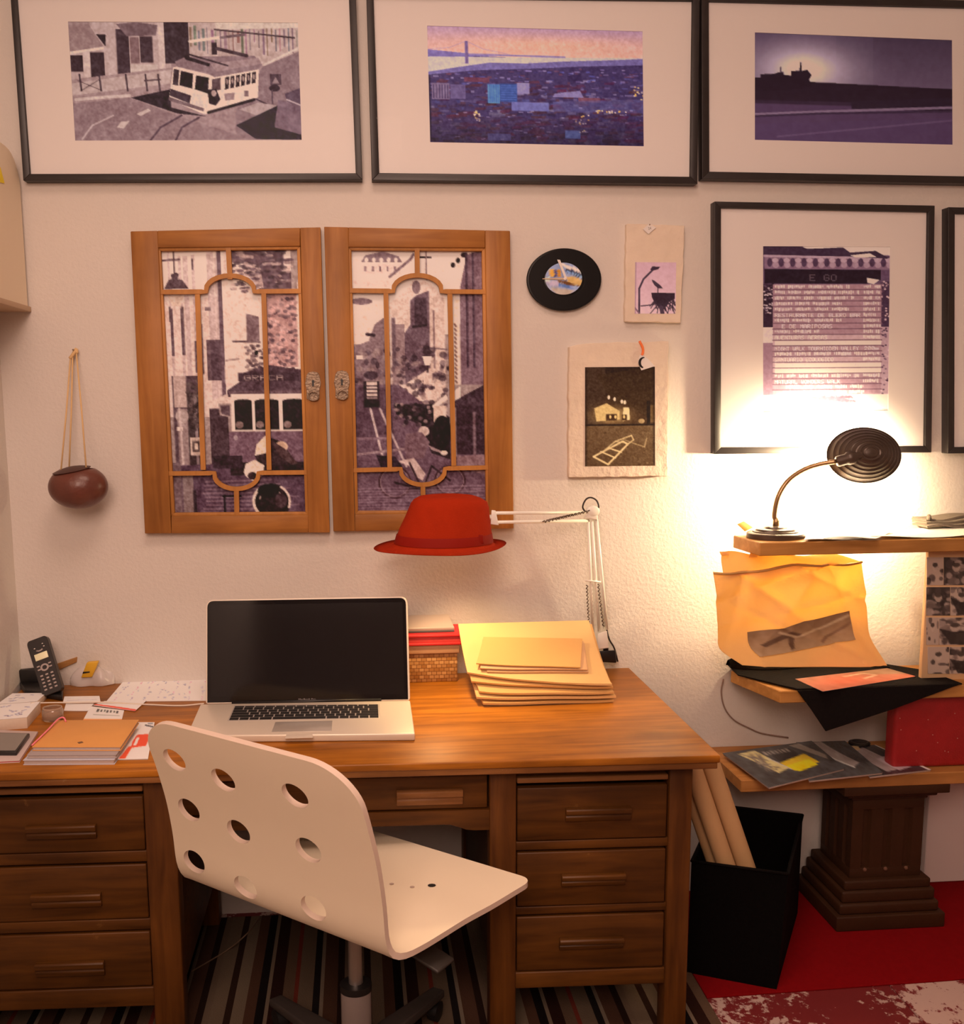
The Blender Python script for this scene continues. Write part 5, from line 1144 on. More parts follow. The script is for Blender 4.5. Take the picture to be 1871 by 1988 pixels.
    lathe('bulb', [(.004, -.016), (.014, -.012), (.02, 0), (.018, .012), (.011, .026), (.010, .045)], hc, (0, 0, 1), mat('lit_bulb', (1, .9, .8), .5, emit=(1.0, .62, .30), estr=22), T, 20, U)
    light('hat_lamp_bulb', 'SPOT', hc+V(0, 0, -.022), 9.5, (1.0, .64, .30), .02, None, hc+V(.13, -.06, -.6), 112, .75)
    return YH
YH = arm_lamp()
def hat():
    T0 = PY(854, 1062, YH)
    T = thing('red_hat', 'red felt hat with a narrow brim used as a lampshade', 'hat', (T0[0], YH, T0[2]))
    mf = mat('red_felt_hat', (.37, .026, .005), .9, spec=.1, var=.12, vscale=30, bump=.25, bscale=300)
    k = PXM(YH)
    rings = [(854, 1061, 131), (857, 1062, 118), (860, 1059, 104), (861, 1053, 97), (861.5, 1046, 95.5), (864, 1025, 90.5), (868, 1003, 83.5), (871, 986, 79), (871.5, 975, 75), (870, 968, 69), (868, 963.5, 60), (867, 961.5, 47), (866, 962, 28), (866, 963, 4)]
    seg = 56; vs = []; R_ = len(rings)
    for lay in (0, 1):
        for i, (cx, y, hw) in enumerate(rings):
            p = PY(cx, y, YH)
            for s in range(seg):
                a = 2*math.pi*s/seg; ca_, sa = math.cos(a), math.sin(a); t = .0025*lay
                x = (hw*k-t*1.3)*ca_; yy = (hw*k/1.27-t)*sa
                zz = p[2]-(t if i > 9 else 0)-(.0022*lay if i < 3 else 0)
                if i == 0: zz += .007*max(0, ca_)**2+.004*max(0, sa)+.002*math.cos(3*a)
                if i == 1: zz += .002*max(0, ca_)
                if i >= 9:                                  # a shallow crease along the top of the crown
                    zz -= .010*math.exp(-(yy/.020)**2)*(1 if i > 9 else .4)
                vs.append(V(p[0]+x, YH+yy, zz))
    fs = []
    for lay in (0, 1):
        o = lay*R_*seg
        for i in range(R_-1):
            for s in range(seg): fs.append((o+i*seg+s, o+i*seg+(s+1) % seg, o+(i+1)*seg+(s+1) % seg, o+(i+1)*seg+s))
        fs.append(tuple(o+(R_-1)*seg+s for s in range(seg)))
    for s in range(seg): fs.append((s, (s+1) % seg, R_*seg+(s+1) % seg, R_*seg+s))
    mesh('crown_and_brim', vs, fs, mf, T, True)
    mb = mat('red_ribbon', (.24, .009, .003), .7, spec=.15); vs = []
    for cx, y, hw in ((861.2, 1052, 98.2), (861.3, 1050, 97.6), (862.3, 1036, 94.6), (862.4, 1035, 93.6)):
        p = PY(cx, y, YH)
        for s in range(seg): a = 2*math.pi*s/seg; vs.append(V(p[0]+hw*k*math.cos(a), YH+hw*k/1.27*math.sin(a), p[2]))
    rb = mesh('ribbon', vs, [(i*seg+s, i*seg+(s+1) % seg, (i+1)*seg+(s+1) % seg, (i+1)*seg+s) for i in range(3) for s in range(seg)], mb, T, True); ORG[rb.name] = ORG[T.name]
    bc = [PY(x, y, YH-.083*.93) for x, y in ((915, 1037), (938, 1039), (939, 1056), (917, 1055))]
    quadbox('bow', bc, (0, .012, 0), mb, rb, .002)
hat()
# ------------------------------------------------------------------ things on the left of the desk
def sheetq(name, px, z, cv=None, m=None, th=.0012, label=None, cat='paper', group=None, parent=None):
    q = [PZ(x, y, z+th) for x, y in px]
    if cv is not None: o = printed(name, q, cv, M_PAPER, parent, (0, 0, -th))
    else: o = hexa(name, [p-V(0, 0, th) for p in q]+q, m, parent, 0)
    if label: tag(o, label, cat, group)
    return o
zt = TOPZ
# calendar sheet
cv = Cv(0, 0, 190, 70, 1.6, (226, 190, 180)); r = random.Random(31)
for i in range(6):
    for j in range(7): cv.text(str(r.choice([1, 2, 3, 4, 5, 7, 8, 9])), 12+j*26+r.uniform(-3, 3), 6+i*11, 5, r.choice([(150, 100, 110), (110, 80, 90), (190, 90, 100)]), 4)
for i in range(40): x, y = r.random()*185, r.random()*66; cv.line([(x, y), (x+r.uniform(1, 6), y+r.uniform(-2, 2))], 1.3, (120, 86, 96), .8)
sheetq('calendar_sheet', [(257, 1302), (415, 1300), (412, 1360), (206, 1362)], zt, cv, label='large white calendar sheet with small figures by the wall', cat='paper')
def card(px, z, col, label, marks=None, th=.0015, cat='card', name='paper_card'):
    cv = Cv(0, 0, 100, 40, 2.0, col)
    for f in marks or []: f(cv)
    return sheetq(name, px, z, cv, th=th, label=label, cat=cat)
# strips and cards near the middle
card([(125, 1352), (193, 1351), (195, 1362), (122, 1364)], zt, (226, 192, 180), 'narrow white envelope with two printed lines', [lambda c: c.line([(10, 14), (90, 12)], 2, (190, 150, 140)), lambda c: c.line([(10, 26), (90, 24)], 2, (170, 130, 124))], .003, 'envelope', 'white_envelope')
card([(128, 1366), (182, 1366), (170, 1379), (124, 1379)], zt, (226, 190, 178), 'blank white card in front of the narrow envelope', None, .003)
card([(203, 1361), (284, 1360), (262, 1380), (180, 1369)], zt+.0015, (236, 200, 188), 'white card with a red border strip', [lambda c: c.poly([(0, 28), (100, 34), (100, 40), (0, 36)], (220, 70, 50))], .0016)
card([(176, 1371), (241, 1379), (236, 1399), (160, 1400)], zt+.0005, (236, 200, 166), 'cream card with black lettering and an orange edge', [lambda c: [c.rect(24+i*9+(i % 3), 6+i % 2, 30+i*9, 14-i % 3, (70, 52, 50), .9) for i in range(7)], lambda c: c.rect(0, 33, 100, 40, (224, 110, 60)), lambda c: c.line([(20, 22), (90, 22)], 2, (160, 130, 110))], .001)
tag(tube('white_cable', spline([PZ(60, 1365, zt+.031), PZ(120, 1364, zt+.012), PZ(200, 1363.5, zt+.006), PZ(290, 1368, zt+.004), PZ(350, 1370, zt+.004), PZ(396, 1366, zt+.012)], 6), .0022, mat('white_cable', (.78, .7, .6), .5), None, 6), 'thin white cable running across the desk to the laptop', 'cable')
# block of note paper: two stacks
def stack(px, z, h, n, label, writing, seed):
    q = [PZ(x, y, z+h) for x, y in px]; T = thing('note_block', label, 'note paper', np.append((sum(q)/4)[:2], z)); rr = random.Random(seed)
    hexa('sheets', [p-V(0, 0, h) for p in q]+[p-V(0, 0, .0012) for p in q], mat('page_edges', (.72, .60, .48), .8, var=.08, vscale=120), T, .0005)
    cv = Cv(0, 0, 80, 40, 2, (228, 194, 184))
    for i in range(writing): x, y = 10+rr.random()*50, 8+rr.random()*26; cv.line([(x, y), (x+rr.uniform(4, 12), y+rr.uniform(-4, 4))], 1.6, (130, 96, 104))
    printed('top_sheet', q, cv, M_PAPER, T, (0, 0, -.0015)); return T
stack([(24, 1346), (90, 1345), (72, 1361), (-6, 1367)], zt, .018, 3, 'thin stack of white notes under the phone', 9, 1)
stack([(-8, 1368), (78, 1362), (52, 1392), (-22, 1398)], zt, .030, 3, 'thick block of white note paper beside the small jar', 12, 2)
# small glass jar
def jar():
    c = PZ(103, 1397, zt); U = (V(1.2, 0, 0), V(0, 1, 0))
    T = thing('glass_jar', 'small squat clear jar between the note paper and cards', 'jar', c)
    mg = glass('jar_glass'); ms = mat('jar_glass_body', (.75, .62, .5), .08, trans=.75, spec=.6)
    lathe('body', [(.02, 0), (.0225, .004), (.0225, .026), (.019, .031), (.0175, .031), (.0205, .025), (.0205, .005), (.0, .003)], c, (0, 0, 1), ms, T, 28, U)
    lathe('content', [(.0, .004), (.0195, .0045), (.0195, .013), (.0, .014)], c, (0, 0, 1), mat('jar_wax', (.5, .28, .16), .6), T, 24, U)
    lathe('rim', [(.0185, .029), (.0205, .030), (.0205, .034), (.0185, .034)], c, (0, 0, 1), mat('jar_rim', (.5, .36, .26), .3, spec=.8), T, 28, U, close=True)
jar()
# cordless phone in its cradle
def phone():
    bc = PZ(92, 1356, zt)
    B = thing('phone_cradle', 'black charging cradle of the cordless phone', 'phone base', bc)
    a = [PZ(x, y, zt) for x, y in ((48, 1350), (122, 1362), (124, 1336), (38, 1334))]
    a = [p+V(0, 0, .0004) for p in a]
    hexa('foot', a+[p+V(0, 0, .016) for p in a], M_BLACK, B, .004)
    bk = [PY(x, y, a[3][1]-.006) for x, y in ((42, 1337), (78, 1337), (74, 1298), (34, 1302))]
    bk = [V(p[0], p[1], max(p[2], zt+.001)) for p in bk]
    quadbox('back_rest', bk, (0, .02, 0), M_BLACK, B, .004)
    P0 = PZ(104, 1355, zt+.006); P0 = V(P0[0], P0[1], zt+.019); Yt = P0[1]+.055
    tc_ = PY(71, 1240, Yt); up = tc_-P0; hgt = np.linalg.norm(up); uy = up/hgt
    rt_ = V(1, 0, 0)-uy*uy[0]; rt_ /= np.linalg.norm(rt_); n = np.cross(rt_, uy); n = n if n[1] < 0 else -n
    T = thing('cordless_phone', 'black cordless phone handset with a pale display, standing in its cradle', 'phone', P0)
    wdt = .029
    def F(u, v, d=0): return P0+rt_*u*wdt+uy*v*hgt+n*d
    md = mat('phone_shell', (.022, .019, .018), .38)
    ol = []
    def cpt(cx, cy_, rx, ry, a0, a1): return [(cx+rx*math.cos(t), cy_+ry*math.sin(t)) for t in np.linspace(a0, a1, 6)]
    pi = math.pi
    ol = cpt(.62, .08, .36, .08, -pi/2, 0)+cpt(.70, .92, .30, .08, 0, pi/2)+cpt(-.70, .92, .30, .08, pi/2, pi)+cpt(-.62, .08, .36, .08, pi, 1.5*pi)
    prism('shell', [F(u, v, .004) for u, v in ol], -n*.024, md, T, .003)
    def plate(name, u0, u1, v0, v1, m, d=.006): return hexa(name, [F(u0, v0, d-.003), F(u1, v0, d-.003), F(u1, v1, d-.003), F(u0, v1, d-.003), F(u0, v0, d), F(u1, v0, d), F(u1, v1, d), F(u0, v1, d)], m, T, .0006)
    plate('display', -.62, .62, .62, .735, mat('phone_display', alb(226, 186, 130), .35))
    mk = mat('phone_keys', (.42, .36, .34), .4)
    for r_ in range(5):
        for c_ in range(3): u, v = -.5+c_*.5, .10+r_*.062; plate('key', u-.13, u+.13, v-.014, v+.014, mk, .0062)
    lathe('navigation_key', [(.006, 0), (.0105, 0), (.0105, .003), (.006, .003)], F(0, .475, .003), n, mk, T, 22, (rt_*1.1, uy), close=True)
    for u in (-.55, .55):
        for v in (.46, .52): plate('key', u-.14, u+.14, v-.012, v+.012, mk, .0062)
    for u, v in ((-.42, .84), (.42, .88), (.48, .83)): plate('highlight_fleck', u-.07, u+.07, v-.008, v+.008, mat('silver_glint', (.8, .76, .72), .25, metal=.6), .0052)  # small bright plates stand in for light glinting on the handset
    tube('earpiece', [F(-.3, .79, .0045), F(-.1, .775, .0048), (F(.1, .775, .0048)), F(.3, .79, .0045)], .0022, mk, T, 8)
phone()
# clear bag with things in it
def bag():
    c = PZ(182, 1327, zt); Yc = c[1]
    T = tag(surf('plastic_bag', lambda u, v: bagp(u, v, c), 40, 18, .0006, mat('clear_plastic', (.86, .80, .78), .25, trans=.15, alpha=.5, spec=.6)), 'crumpled clear plastic bag of small things behind the phone', 'bag')
def bagp(u, v, c):
    a = 2*math.pi*u; e = math.pi*v*.5
    rx, ry, rz = .066, .042, .054
    k = 1+.09*math.sin(5*a+3*v)+.06*math.sin(9*a-4*v)
    return c+V(rx*k*math.cos(a)*math.cos(e)*(1.1), ry*k*math.sin(a)*math.cos(e)+.01, .0015+rz*math.sin(e)*(1+.12*math.sin(4*a)))
bag()
def block(name, px, Y, th, m, label, cat, bev=.0015):
    q = [PY(x, y, Y) for x, y in px]; o = quadbox(name, q, (0, th, 0), m, None, bev); return tag(o, label, cat)
cB_ = PZ(158, 1330, zt)
m_y = mat('yellow_plastic', (.74, .43, .03), .4)
Ty = thing('yellow_case', 'small yellow case with a black mark inside the clear bag', 'case', PY(172, 1318, cB_[1]-.02))
yq = [PY(x, y, cB_[1]-.02) for x, y in ((157, 1316), (178, 1315), (190, 1285), (168, 1287))]
quadbox('body', yq, (0, .018, 0), m_y, Ty, .002)
quadbox('black_mark', [PY(x, y, cB_[1]-.0212) for x, y in ((160, 1308), (174, 1306), (174, 1303.5), (161, 1304.5))], (0, .002, 0), M_BLACK, Ty, .0003)
block('wooden_box', [(112, 1302), (148, 1286), (149, 1276), (108, 1290)], cB_[1]+.004, .03, wood('small_box_wood', (.36, .17, .05), (.5, .28, .1), 0, .5), 'small wooden box end sticking up behind the phone', 'box')
block('red_packet', [(98, 1290), (116, 1288), (112, 1272), (98, 1274)], cB_[1]+.012, .012, mat('red_packet', alb(216, 80, 50), .5), 'small red packet behind the phone', 'packet')
# notebook pile
def book(name, px, z, h, cover, pages, label, cat='notebook', corner=.004):
    q = [PZ(x, y, z+h) for x, y in px]; T = thing(name, label, cat, np.append((sum(q)/4)[:2], z)); c = sum(q)/4
    hexa('pages', [p+(c-p)*.02-V(0, 0, h-.0005) for p in q]+[p+(c-p)*.02-V(0, 0, .001) for p in q], pages, T, .0004)
    hexa('cover', [p-V(0, 0, h) for p in q]+[p-V(0, 0, h-.0018) for p in q], cover, T, .0006)
    cv_ = hexa('cover', [p-V(0, 0, .0018) for p in q]+q, cover, T, .0006); return T, q
M_PG = mat('grey_pages', (.55, .47, .44), .8, var=.1, vscale=150)
book('grey_notebook', [(102, 1420), (262, 1418), (222, 1475), (44, 1476)], zt, .012, mat('grey_cover', alb(170, 136, 130), .6), M_PG, 'grey notebook at the bottom of the notebook pile')
book('tan_notebook', [(100, 1410), (262, 1408), (226, 1465), (52, 1466)], zt+.0122, .009, mat('mauve_cover', alb(150, 112, 100), .6), M_PG, 'thin brown notebook in the middle of the notebook pile')
T, q = book('orange_notebook', [(112, 1398), (270, 1397), (234, 1450), (62, 1450)], zt+.0215, .010, mat('orange_card_cover', (.74, .36, .10), .65, var=.06, vscale=20), M_PG, 'orange card notebook with a pink elastic, on top of the pile')
tube('elastic_band', spline([PZ(62, 1447, zt+.034), PZ(92, 1418, zt+.036), PZ(112, 1397, zt+.040), PZ(123, 1393, zt+.040), PZ(128, 1401, zt+.033)], 5), .002, mat('pink_elastic', alb(232, 96, 96), .6), T, 6)
prism('stamp', [PZ(x, y, zt+.0322) for x, y in ((150, 1441), (159, 1439), (162, 1441.5), (153, 1443.5))], (0, 0, -.0005), mat('brown_stamp', (.2, .1, .04), .7), T)
# leaflet with red sign
cv = Cv(0, 0, 80, 80, 2, (234, 196, 176)); cv.poly([(10, 80), (22, 56), (34, 52), (26, 80)], (222, 70, 40)); cv.poly([(34, 30), (66, 28), (72, 36), (68, 54), (30, 58), (28, 44)], (222, 66, 40)); cv.poly([(36, 36), (44, 36), (42, 52), (34, 53)], (240, 206, 190)); cv.line([(30, 58), (22, 70)], 4, (222, 70, 40)); cv.line([(50, 8), (78, 12)], 3, (60, 44, 44)); cv.line([(58, 4), (74, 4)], 3, (120, 100, 100))
sheetq('leaflet', [(256, 1402), (300, 1402), (287, 1472), (222, 1473)], zt, cv, th=.004, label='white leaflet with a red sign beside the notebook pile', cat='leaflet')
# dark tablet on a thin book
T, q = book('thin_book', [(-20, 1416), (74, 1420), (38, 1476), (-40, 1480)], zt, .006, mat('pale_blue_cover', (.58, .48, .46), .5), mat('red_white_edge', alb(190, 60, 54), .6), 'thin pale book under the black tablet')
q = [PZ(x, y, zt+.0165) for x, y in ((-18, 1421), (58, 1423), (32, 1459), (-34, 1459))]
Tt = thing('tablet', 'black tablet with a grey screen lying on a thin pale book', 'tablet', np.append((sum(q)/4)[:2], zt+.006))
hexa('casing', [p-V(0, 0, .0105) for p in q]+q, mat('tablet_case', (.02, .018, .018), .3), Tt, .0025)
c = sum(q)/4
hexa('screen', [p+(c-p)*.10-V(0, 0, .001) for p in q]+[p+(c-p)*.10+V(0, 0, .0004) for p in q], mat('tablet_screen', alb(120, 92, 78), .2, spec=.6), Tt, 0)
# fallen cable under the desk
tag(tube('floor_cable', spline([PY(505, 1780, -.06), PZ(480, 1812, .1)*.5+PZ(480, 1812, .012)*.5, PZ(440, 1845, .012), PZ(372, 1886, .011)], 8), .0022, mat('brown_cable', (.16, .1, .06), .6), None, 6), 'thin brown cable trailing down to the rug under the desk', 'cable')
# ------------------------------------------------------------------ shelves on the right: three thick boards
ILLW = lin((250, 228, 205))/.8
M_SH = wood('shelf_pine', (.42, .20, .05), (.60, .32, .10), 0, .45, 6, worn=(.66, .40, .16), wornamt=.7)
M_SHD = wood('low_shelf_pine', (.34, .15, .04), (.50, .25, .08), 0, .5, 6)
ZA = PY(1475, 1054, -.25)[2]; ZM = PY(1515, 1342, -.25)[2]; ZLo = PY(1439, 1515, -.25)[2]
XS = 2.5
fl = PY(1475, 1054, -.25)
def board(name, pts, z0, z1, m, label):
    o = prism(name, [V(x, y, z0) for x, y in pts], (0, 0, z1-z0), m, None, .0025); return tag(o, label, 'shelf')
GAP = -.105
ta = PZ(1388, 1030, ZA)
board('shelf_board', [(fl[0], -.25), (XS, -.25), (XS, GAP), (fl[0]-.012, GAP)], ZA-.037, ZA, M_SH, 'thick wooden shelf board carrying the gooseneck lamp')
mfl = PY(1515, 1342, -.25); mbl = PZ(1418, 1302, ZM)
board('shelf_board', [(mfl[0], -.25), (XS, -.25), (XS, mbl[1]), (mbl[0], mbl[1])], ZM-.036, ZM, M_SH, 'thick wooden shelf board under the two cloth bags')
lfl = PY(1439, 1515, -.25)
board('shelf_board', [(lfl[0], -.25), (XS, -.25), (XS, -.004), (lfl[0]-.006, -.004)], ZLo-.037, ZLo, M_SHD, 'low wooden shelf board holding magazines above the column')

# ------------------------------------------------------------------ gooseneck lamp on the top shelf
def gooseneck():
    Yb = -.165; c = PY(1505, 1046, Yb); c = V(c[0], Yb, ZA); k = PXM(Yb); U = (V(58*k, 0, 0), V(0, 58*k/1.3, 0))
    T = thing('gooseneck_lamp', 'dark metal gooseneck desk lamp with a ridged shade turned to the wall', 'lamp', c)
    md = mat('dark_bronze', (.085, .06, .045), .35, metal=.35, spec=.6); mb = mat('brass_neck', (.42, .28, .14), .32, metal=.8)
    lathe('base', [(.0, 0), (.99, 0), (1.0, .003), (.99, .014), (.95, .016), (.80, .017), (.78, .020), (.70, .021), (.66, .026), (.42, .028), (.38, .032), (.2, .034), (.1, .036)], c, (0, 0, 1), md, T, 56, U)
    tube('stem_collar', [c+V(0, 0, .034), c+V(0, 0, .056)], .009, mb, T, 14)
    lathe('switch', [(.006, 0), (.006, .006), (.002, .008)], c+V(.033, -.022, .0205), (0, 0, 1), md, T, 12)
    Yh = -.175
    pts = [c+V(0, 0, .05), PY(1503, 1000, Yb), PY(1510, 965, Yb-.002), PY(1528, 935, Yb-.004), PY(1556, 914, Yb-.02), PY(1588, 902, Yb-.04), PY(1622, 896, Yb-.062)]
    tube('gooseneck', spline(pts, 8), .0068, mb, T, 12)
    hc = PY(1678, 883, -.205)
    ax = V(.22, .94, -.20); ax /= np.linalg.norm(ax)          # the way the shade faces: to the wall
    ux = np.cross(ax, V(0, 0, 1)); ux /= np.linalg.norm(ux); uz = np.cross(ux, ax)
    R1 = 56*PXM(-.205); U2 = (ux*R1*1.24, uz*R1)
    prof = []
    for i in range(15):                                        # outside, ridged
        t = i/14; r_ = .16+.84*t; h = -.052+.058*t**1.7
        prof += [(r_-.012, h), (r_, h+.0016 if i % 2 else h-.0012)]
    prof += [(1.02, .007), (1.0, .010)]
    for i in range(8): t = 1-i/7; prof.append((.14+.83*t, -.046+.055*t**1.7))
    lathe('shade', [(.04, -.054)]+prof+[(.04, -.046)], hc, ax, md, T, 64, U2)
    back = hc-ax*.05
    so = PY(1626, 896, -.228); tip = hc-ax*.045-ux*0
    d = tip-so; d /= np.linalg.norm(d)
    lathe('socket', [(.012, -.004), (.0155, 0), (.0155, .022), (.019, .026), (.019, .04), (.012, .05), (.010, .064)], so, d, md, T, 24)
    bc = hc+ax*.004
    lathe('bulb', [(.003, .024), (.012, .021), (.018, .012), (.019, .002), (.013, -.014), (.010, -.03)], bc, ax, mat('bright_bulb', (1, .95, .9), .5, emit=(1.0, .78, .5), estr=60), T, 24, (ux*1.1, uz))
    light('gooseneck_bulb', 'SPOT', hc+ax*.046, GOOSE_W, (1.0, .74, .45), .02, None, hc+ax*.046+V(-.2, .85, -.35), 172, .9)
GOOSE_W = 85.0
gooseneck()
# ------------------------------------------------------------------ loose things on the top shelf
def loose(name, px, z, label, seed, col=(230, 200, 180), curl=.006, th=.0012, cat='paper'):
    q = [PZ(x, y, z) for x, y in px]; rr = random.Random(seed); ph = rr.random()*6
    def fn(u, v):
        p = (q[3]*(1-u)+q[2]*u)*(1-v)+(q[0]*(1-u)+q[1]*u)*v; p = p.copy(); p[2] += curl*(.5+.5*math.sin(ph+u*5+v*3)); return p
    return tag(surf(name, fn, 12, 8, th, mat('loose_'+name+str(seed), alb(*col), .7)), label, cat)
loose('paper_sheet', [(1572, 1036), (1690, 1034), (1672, 1047), (1560, 1052)], ZA+.0004, 'white paper sheet lying beside the gooseneck lamp base', 1)
loose('paper_sheet', [(1610, 1034), (1740, 1032), (1700, 1046), (1598, 1047)], ZA+.008, 'curled white paper sheet in the middle of the top shelf', 2)
loose('paper_sheet', [(1720, 1030), (1900, 1026), (1880, 1042), (1690, 1047)], ZA+.002, 'wide cream paper sheet towards the dark cloth', 3, (222, 184, 150), .008)
q = [PY(x, y, -.10) for x, y in ((1431, 1018), (1444, 1012), (1462, 1024), (1446, 1032))]
tag(quadbox('orange_card', q, (0, .0025, 0), mat('orange_card', alb(206, 130, 60), .7), None, .0003), 'small orange card standing behind the gooseneck lamp base', 'card')
def cloth():
    T = thing('folded_cloth', 'folded dark brown cloth on the top shelf', 'cloth', PZ(1850, 1022, ZA+.010))
    for i in range(4):
        def fn(u, v, i=i):
            p0 = PZ(1800-i*1+u*130, 1025-i*7, ZA+.012+.008*i); p = p0+V(0, .07*v, 0); p[2] += .005*math.sin(u*8+i)*(1-.5*v)-.004*(1-u)*i; return p
        surf('fold', fn, 20, 6, .006, mat('brown_cloth', alb(96, 68, 52), .9, bump=.3, bscale=200), T)
    tube('rolled_edge', [PZ(1803, 1002+6*math.sin(t), ZA+.03+.008*math.cos(t)) for t in np.linspace(0, 5, 12)], .006, MATS['brown_cloth'], T, 8)
cloth()

# ------------------------------------------------------------------ tote bag hanging under the top shelf
M_TOTE = mat('tote_cotton', (.92, .71, .38), .85, var=.06, vscale=12, bump=.25, bscale=60, sub=0)
def tote_material():
    m = MATS['tote_cotton']; nt = m.node_tree; b = nt.nodes['Principled BSDF']; out = nt.nodes['Material Output']
    tr = nt.nodes.new('ShaderNodeBsdfTranslucent'); tr.inputs['Color'].default_value = (.98, .70, .24, 1); mx = nt.nodes.new('ShaderNodeMixShader'); mx.inputs[0].default_value = .55
    nt.links.new(b.outputs[0], mx.inputs[1]); nt.links.new(tr.outputs[0], mx.inputs[2]); nt.links.new(mx.outputs[0], out.inputs[0])
tote_material()
def crease(u, v):
    s = 0
    for k, (a, b, c, w_, am) in enumerate(((1.0, -.75, .15, .045, .012), (.9, .5, .62, .05, -.010), (1.0, -.2, .78, .03, .010), (.35, 1.0, .30, .04, .010), (.8, -.9, -.2, .05, -.009), (1.0, .25, .22, .03, .007), (.2, 1.0, .52, .03, -.006), (1, -1.2, .52, .035, .010))):
        d = (a*u+b*v-c)/w_; s += am*math.exp(-abs(d))*(.4+.6*math.sin(3*(u*b-v*a)+k)**2)
    return s*1.9*(1-.6*v)
def tote():
    T = thing('tote_bag', 'creamy yellow cotton tote bag slumped on the middle shelf', 'bag', (PY(1540, 1290, -.2)[0], -.2, ZM))
    # front panel: rows from the top hem down to the fold lying on the shelf
    rowsL = [(1384, 1110, -.200), (1388, 1150, -.205), (1391, 1190, -.208), (1394, 1230, -.212), (1400, 1262, -.222), (1442, 1292, -.243)]
    rowsR = [(1675, 1088, -.120), (1678, 1125, -.125), (1680, 1165, -.13), (1682, 1205, -.14), (1690, 1240, -.17), (1724, 1293, -.215)]
    rl = spline([PY(*p) for p in rowsL], 6); rr_ = spline([PY(*p) for p in rowsR], 6); n = len(rl)
    def fn(u, v):
        i = v*(n-1); a = int(min(i, n-2)); t = i-a
        L_ = rl[a]*(1-t)+rl[a+1]*t; R_ = rr_[a]*(1-t)+rr_[a+1]*t; p = L_*(1-u)+R_*u
        w_ = crease(u, v)
        p = p+V(0, w_-.012*math.sin(math.pi*u)-.006*math.sin(u*11+v*5)*(.4+.6*abs(math.sin(v*3)))-.004*math.sin(u*23+v*9)*(1-v), -.006*math.sin(u*9)*(1-v)**3)
        return p
    fp = surf('front_panel', fn, 46, 40, .002, M_TOTE, T); ORG[fp.name] = ORG[T.name]
    # back panel higher up, with the straps going up behind the board
    bl = [(1403, 1072, -.17), (1402, 1090, -.175), (1404, 1120, -.185)]; br = [(1583, 1080, -.10), (1620, 1076, -.10), (1670, 1090, -.112)]
    b1 = spline([PY(*p) for p in bl], 5); b2 = spline([PY(*p) for p in br], 5); m_ = len(b1)
    def fb(u, v):
        i = v*(m_-1); a = int(min(i, m_-2)); t = i-a; p = (b1[a]*(1-t)+b1[a+1]*t)*(1-u)+(b2[a]*(1-t)+b2[a+1]*t)*u
        return p+V(0, .006*math.sin(u*9+v*4), .004*math.sin(u*14)*(1-v))
    surf('back_panel', fb, 30, 20, .002, M_TOTE, T)
    # hem along the opening
    tube('hem', [fn(u, .012)+V(0, -.002, 0) for u in np.linspace(0, 1, 30)], .0035, mat('tote_hem', (.62, .36, .12), .85), fp, 6)
    # printed panel with a bird
    cv = Cv(0, 0, 220, 70, 3, (176, 134, 92)); q = cv; cv.ill = ILLW
    q.vgrad(0, 70, (150, 108, 72), (190, 146, 100)); q.poly([(20, 40), (60, 22), (84, 14), (110, 30), (96, 34), (70, 34), (30, 48)], (112, 78, 54)); q.line([(60, 12), (96, 34), (150, 26), (215, 10)], 4, (206, 166, 120)); q.poly([(80, 30), (92, 38), (86, 62), (76, 66)], (110, 76, 52)); q.line([(150, 60), (215, 26)], 5, (140, 98, 66)); q.noise(10, 16, 4)
    def pf(u, v):
        uu = .185+.70*u; vv = .60+.275*v+.02*(0.5-u)-.10*u*(1-v)-.075*u*v; return fn(uu, vv)+V(0, -.0035, .001)
    surf('printed_patch', pf, 74, 24, .0006, M_PRINT, fp, cv=cv)
    # straps
    ms = M_TOTE
    for px in (((1408, 1078), (1405, 1066)), ((1462, 1082), (1466, 1070))):
        a, b = PY(*px[0], -.172), PY(*px[1], -.172)
        hexa('strap', [a+V(-.012, 0, 0), a+V(.012, 0, 0), a+V(.012, .003, 0), a+V(-.012, .003, 0), V(b[0]-.012, -.172, ZA-.036), V(b[0]+.012, -.172, ZA-.036), V(b[0]+.012, -.169, ZA-.036), V(b[0]-.012, -.169, ZA-.036)], ms, T, .0005)
tote()
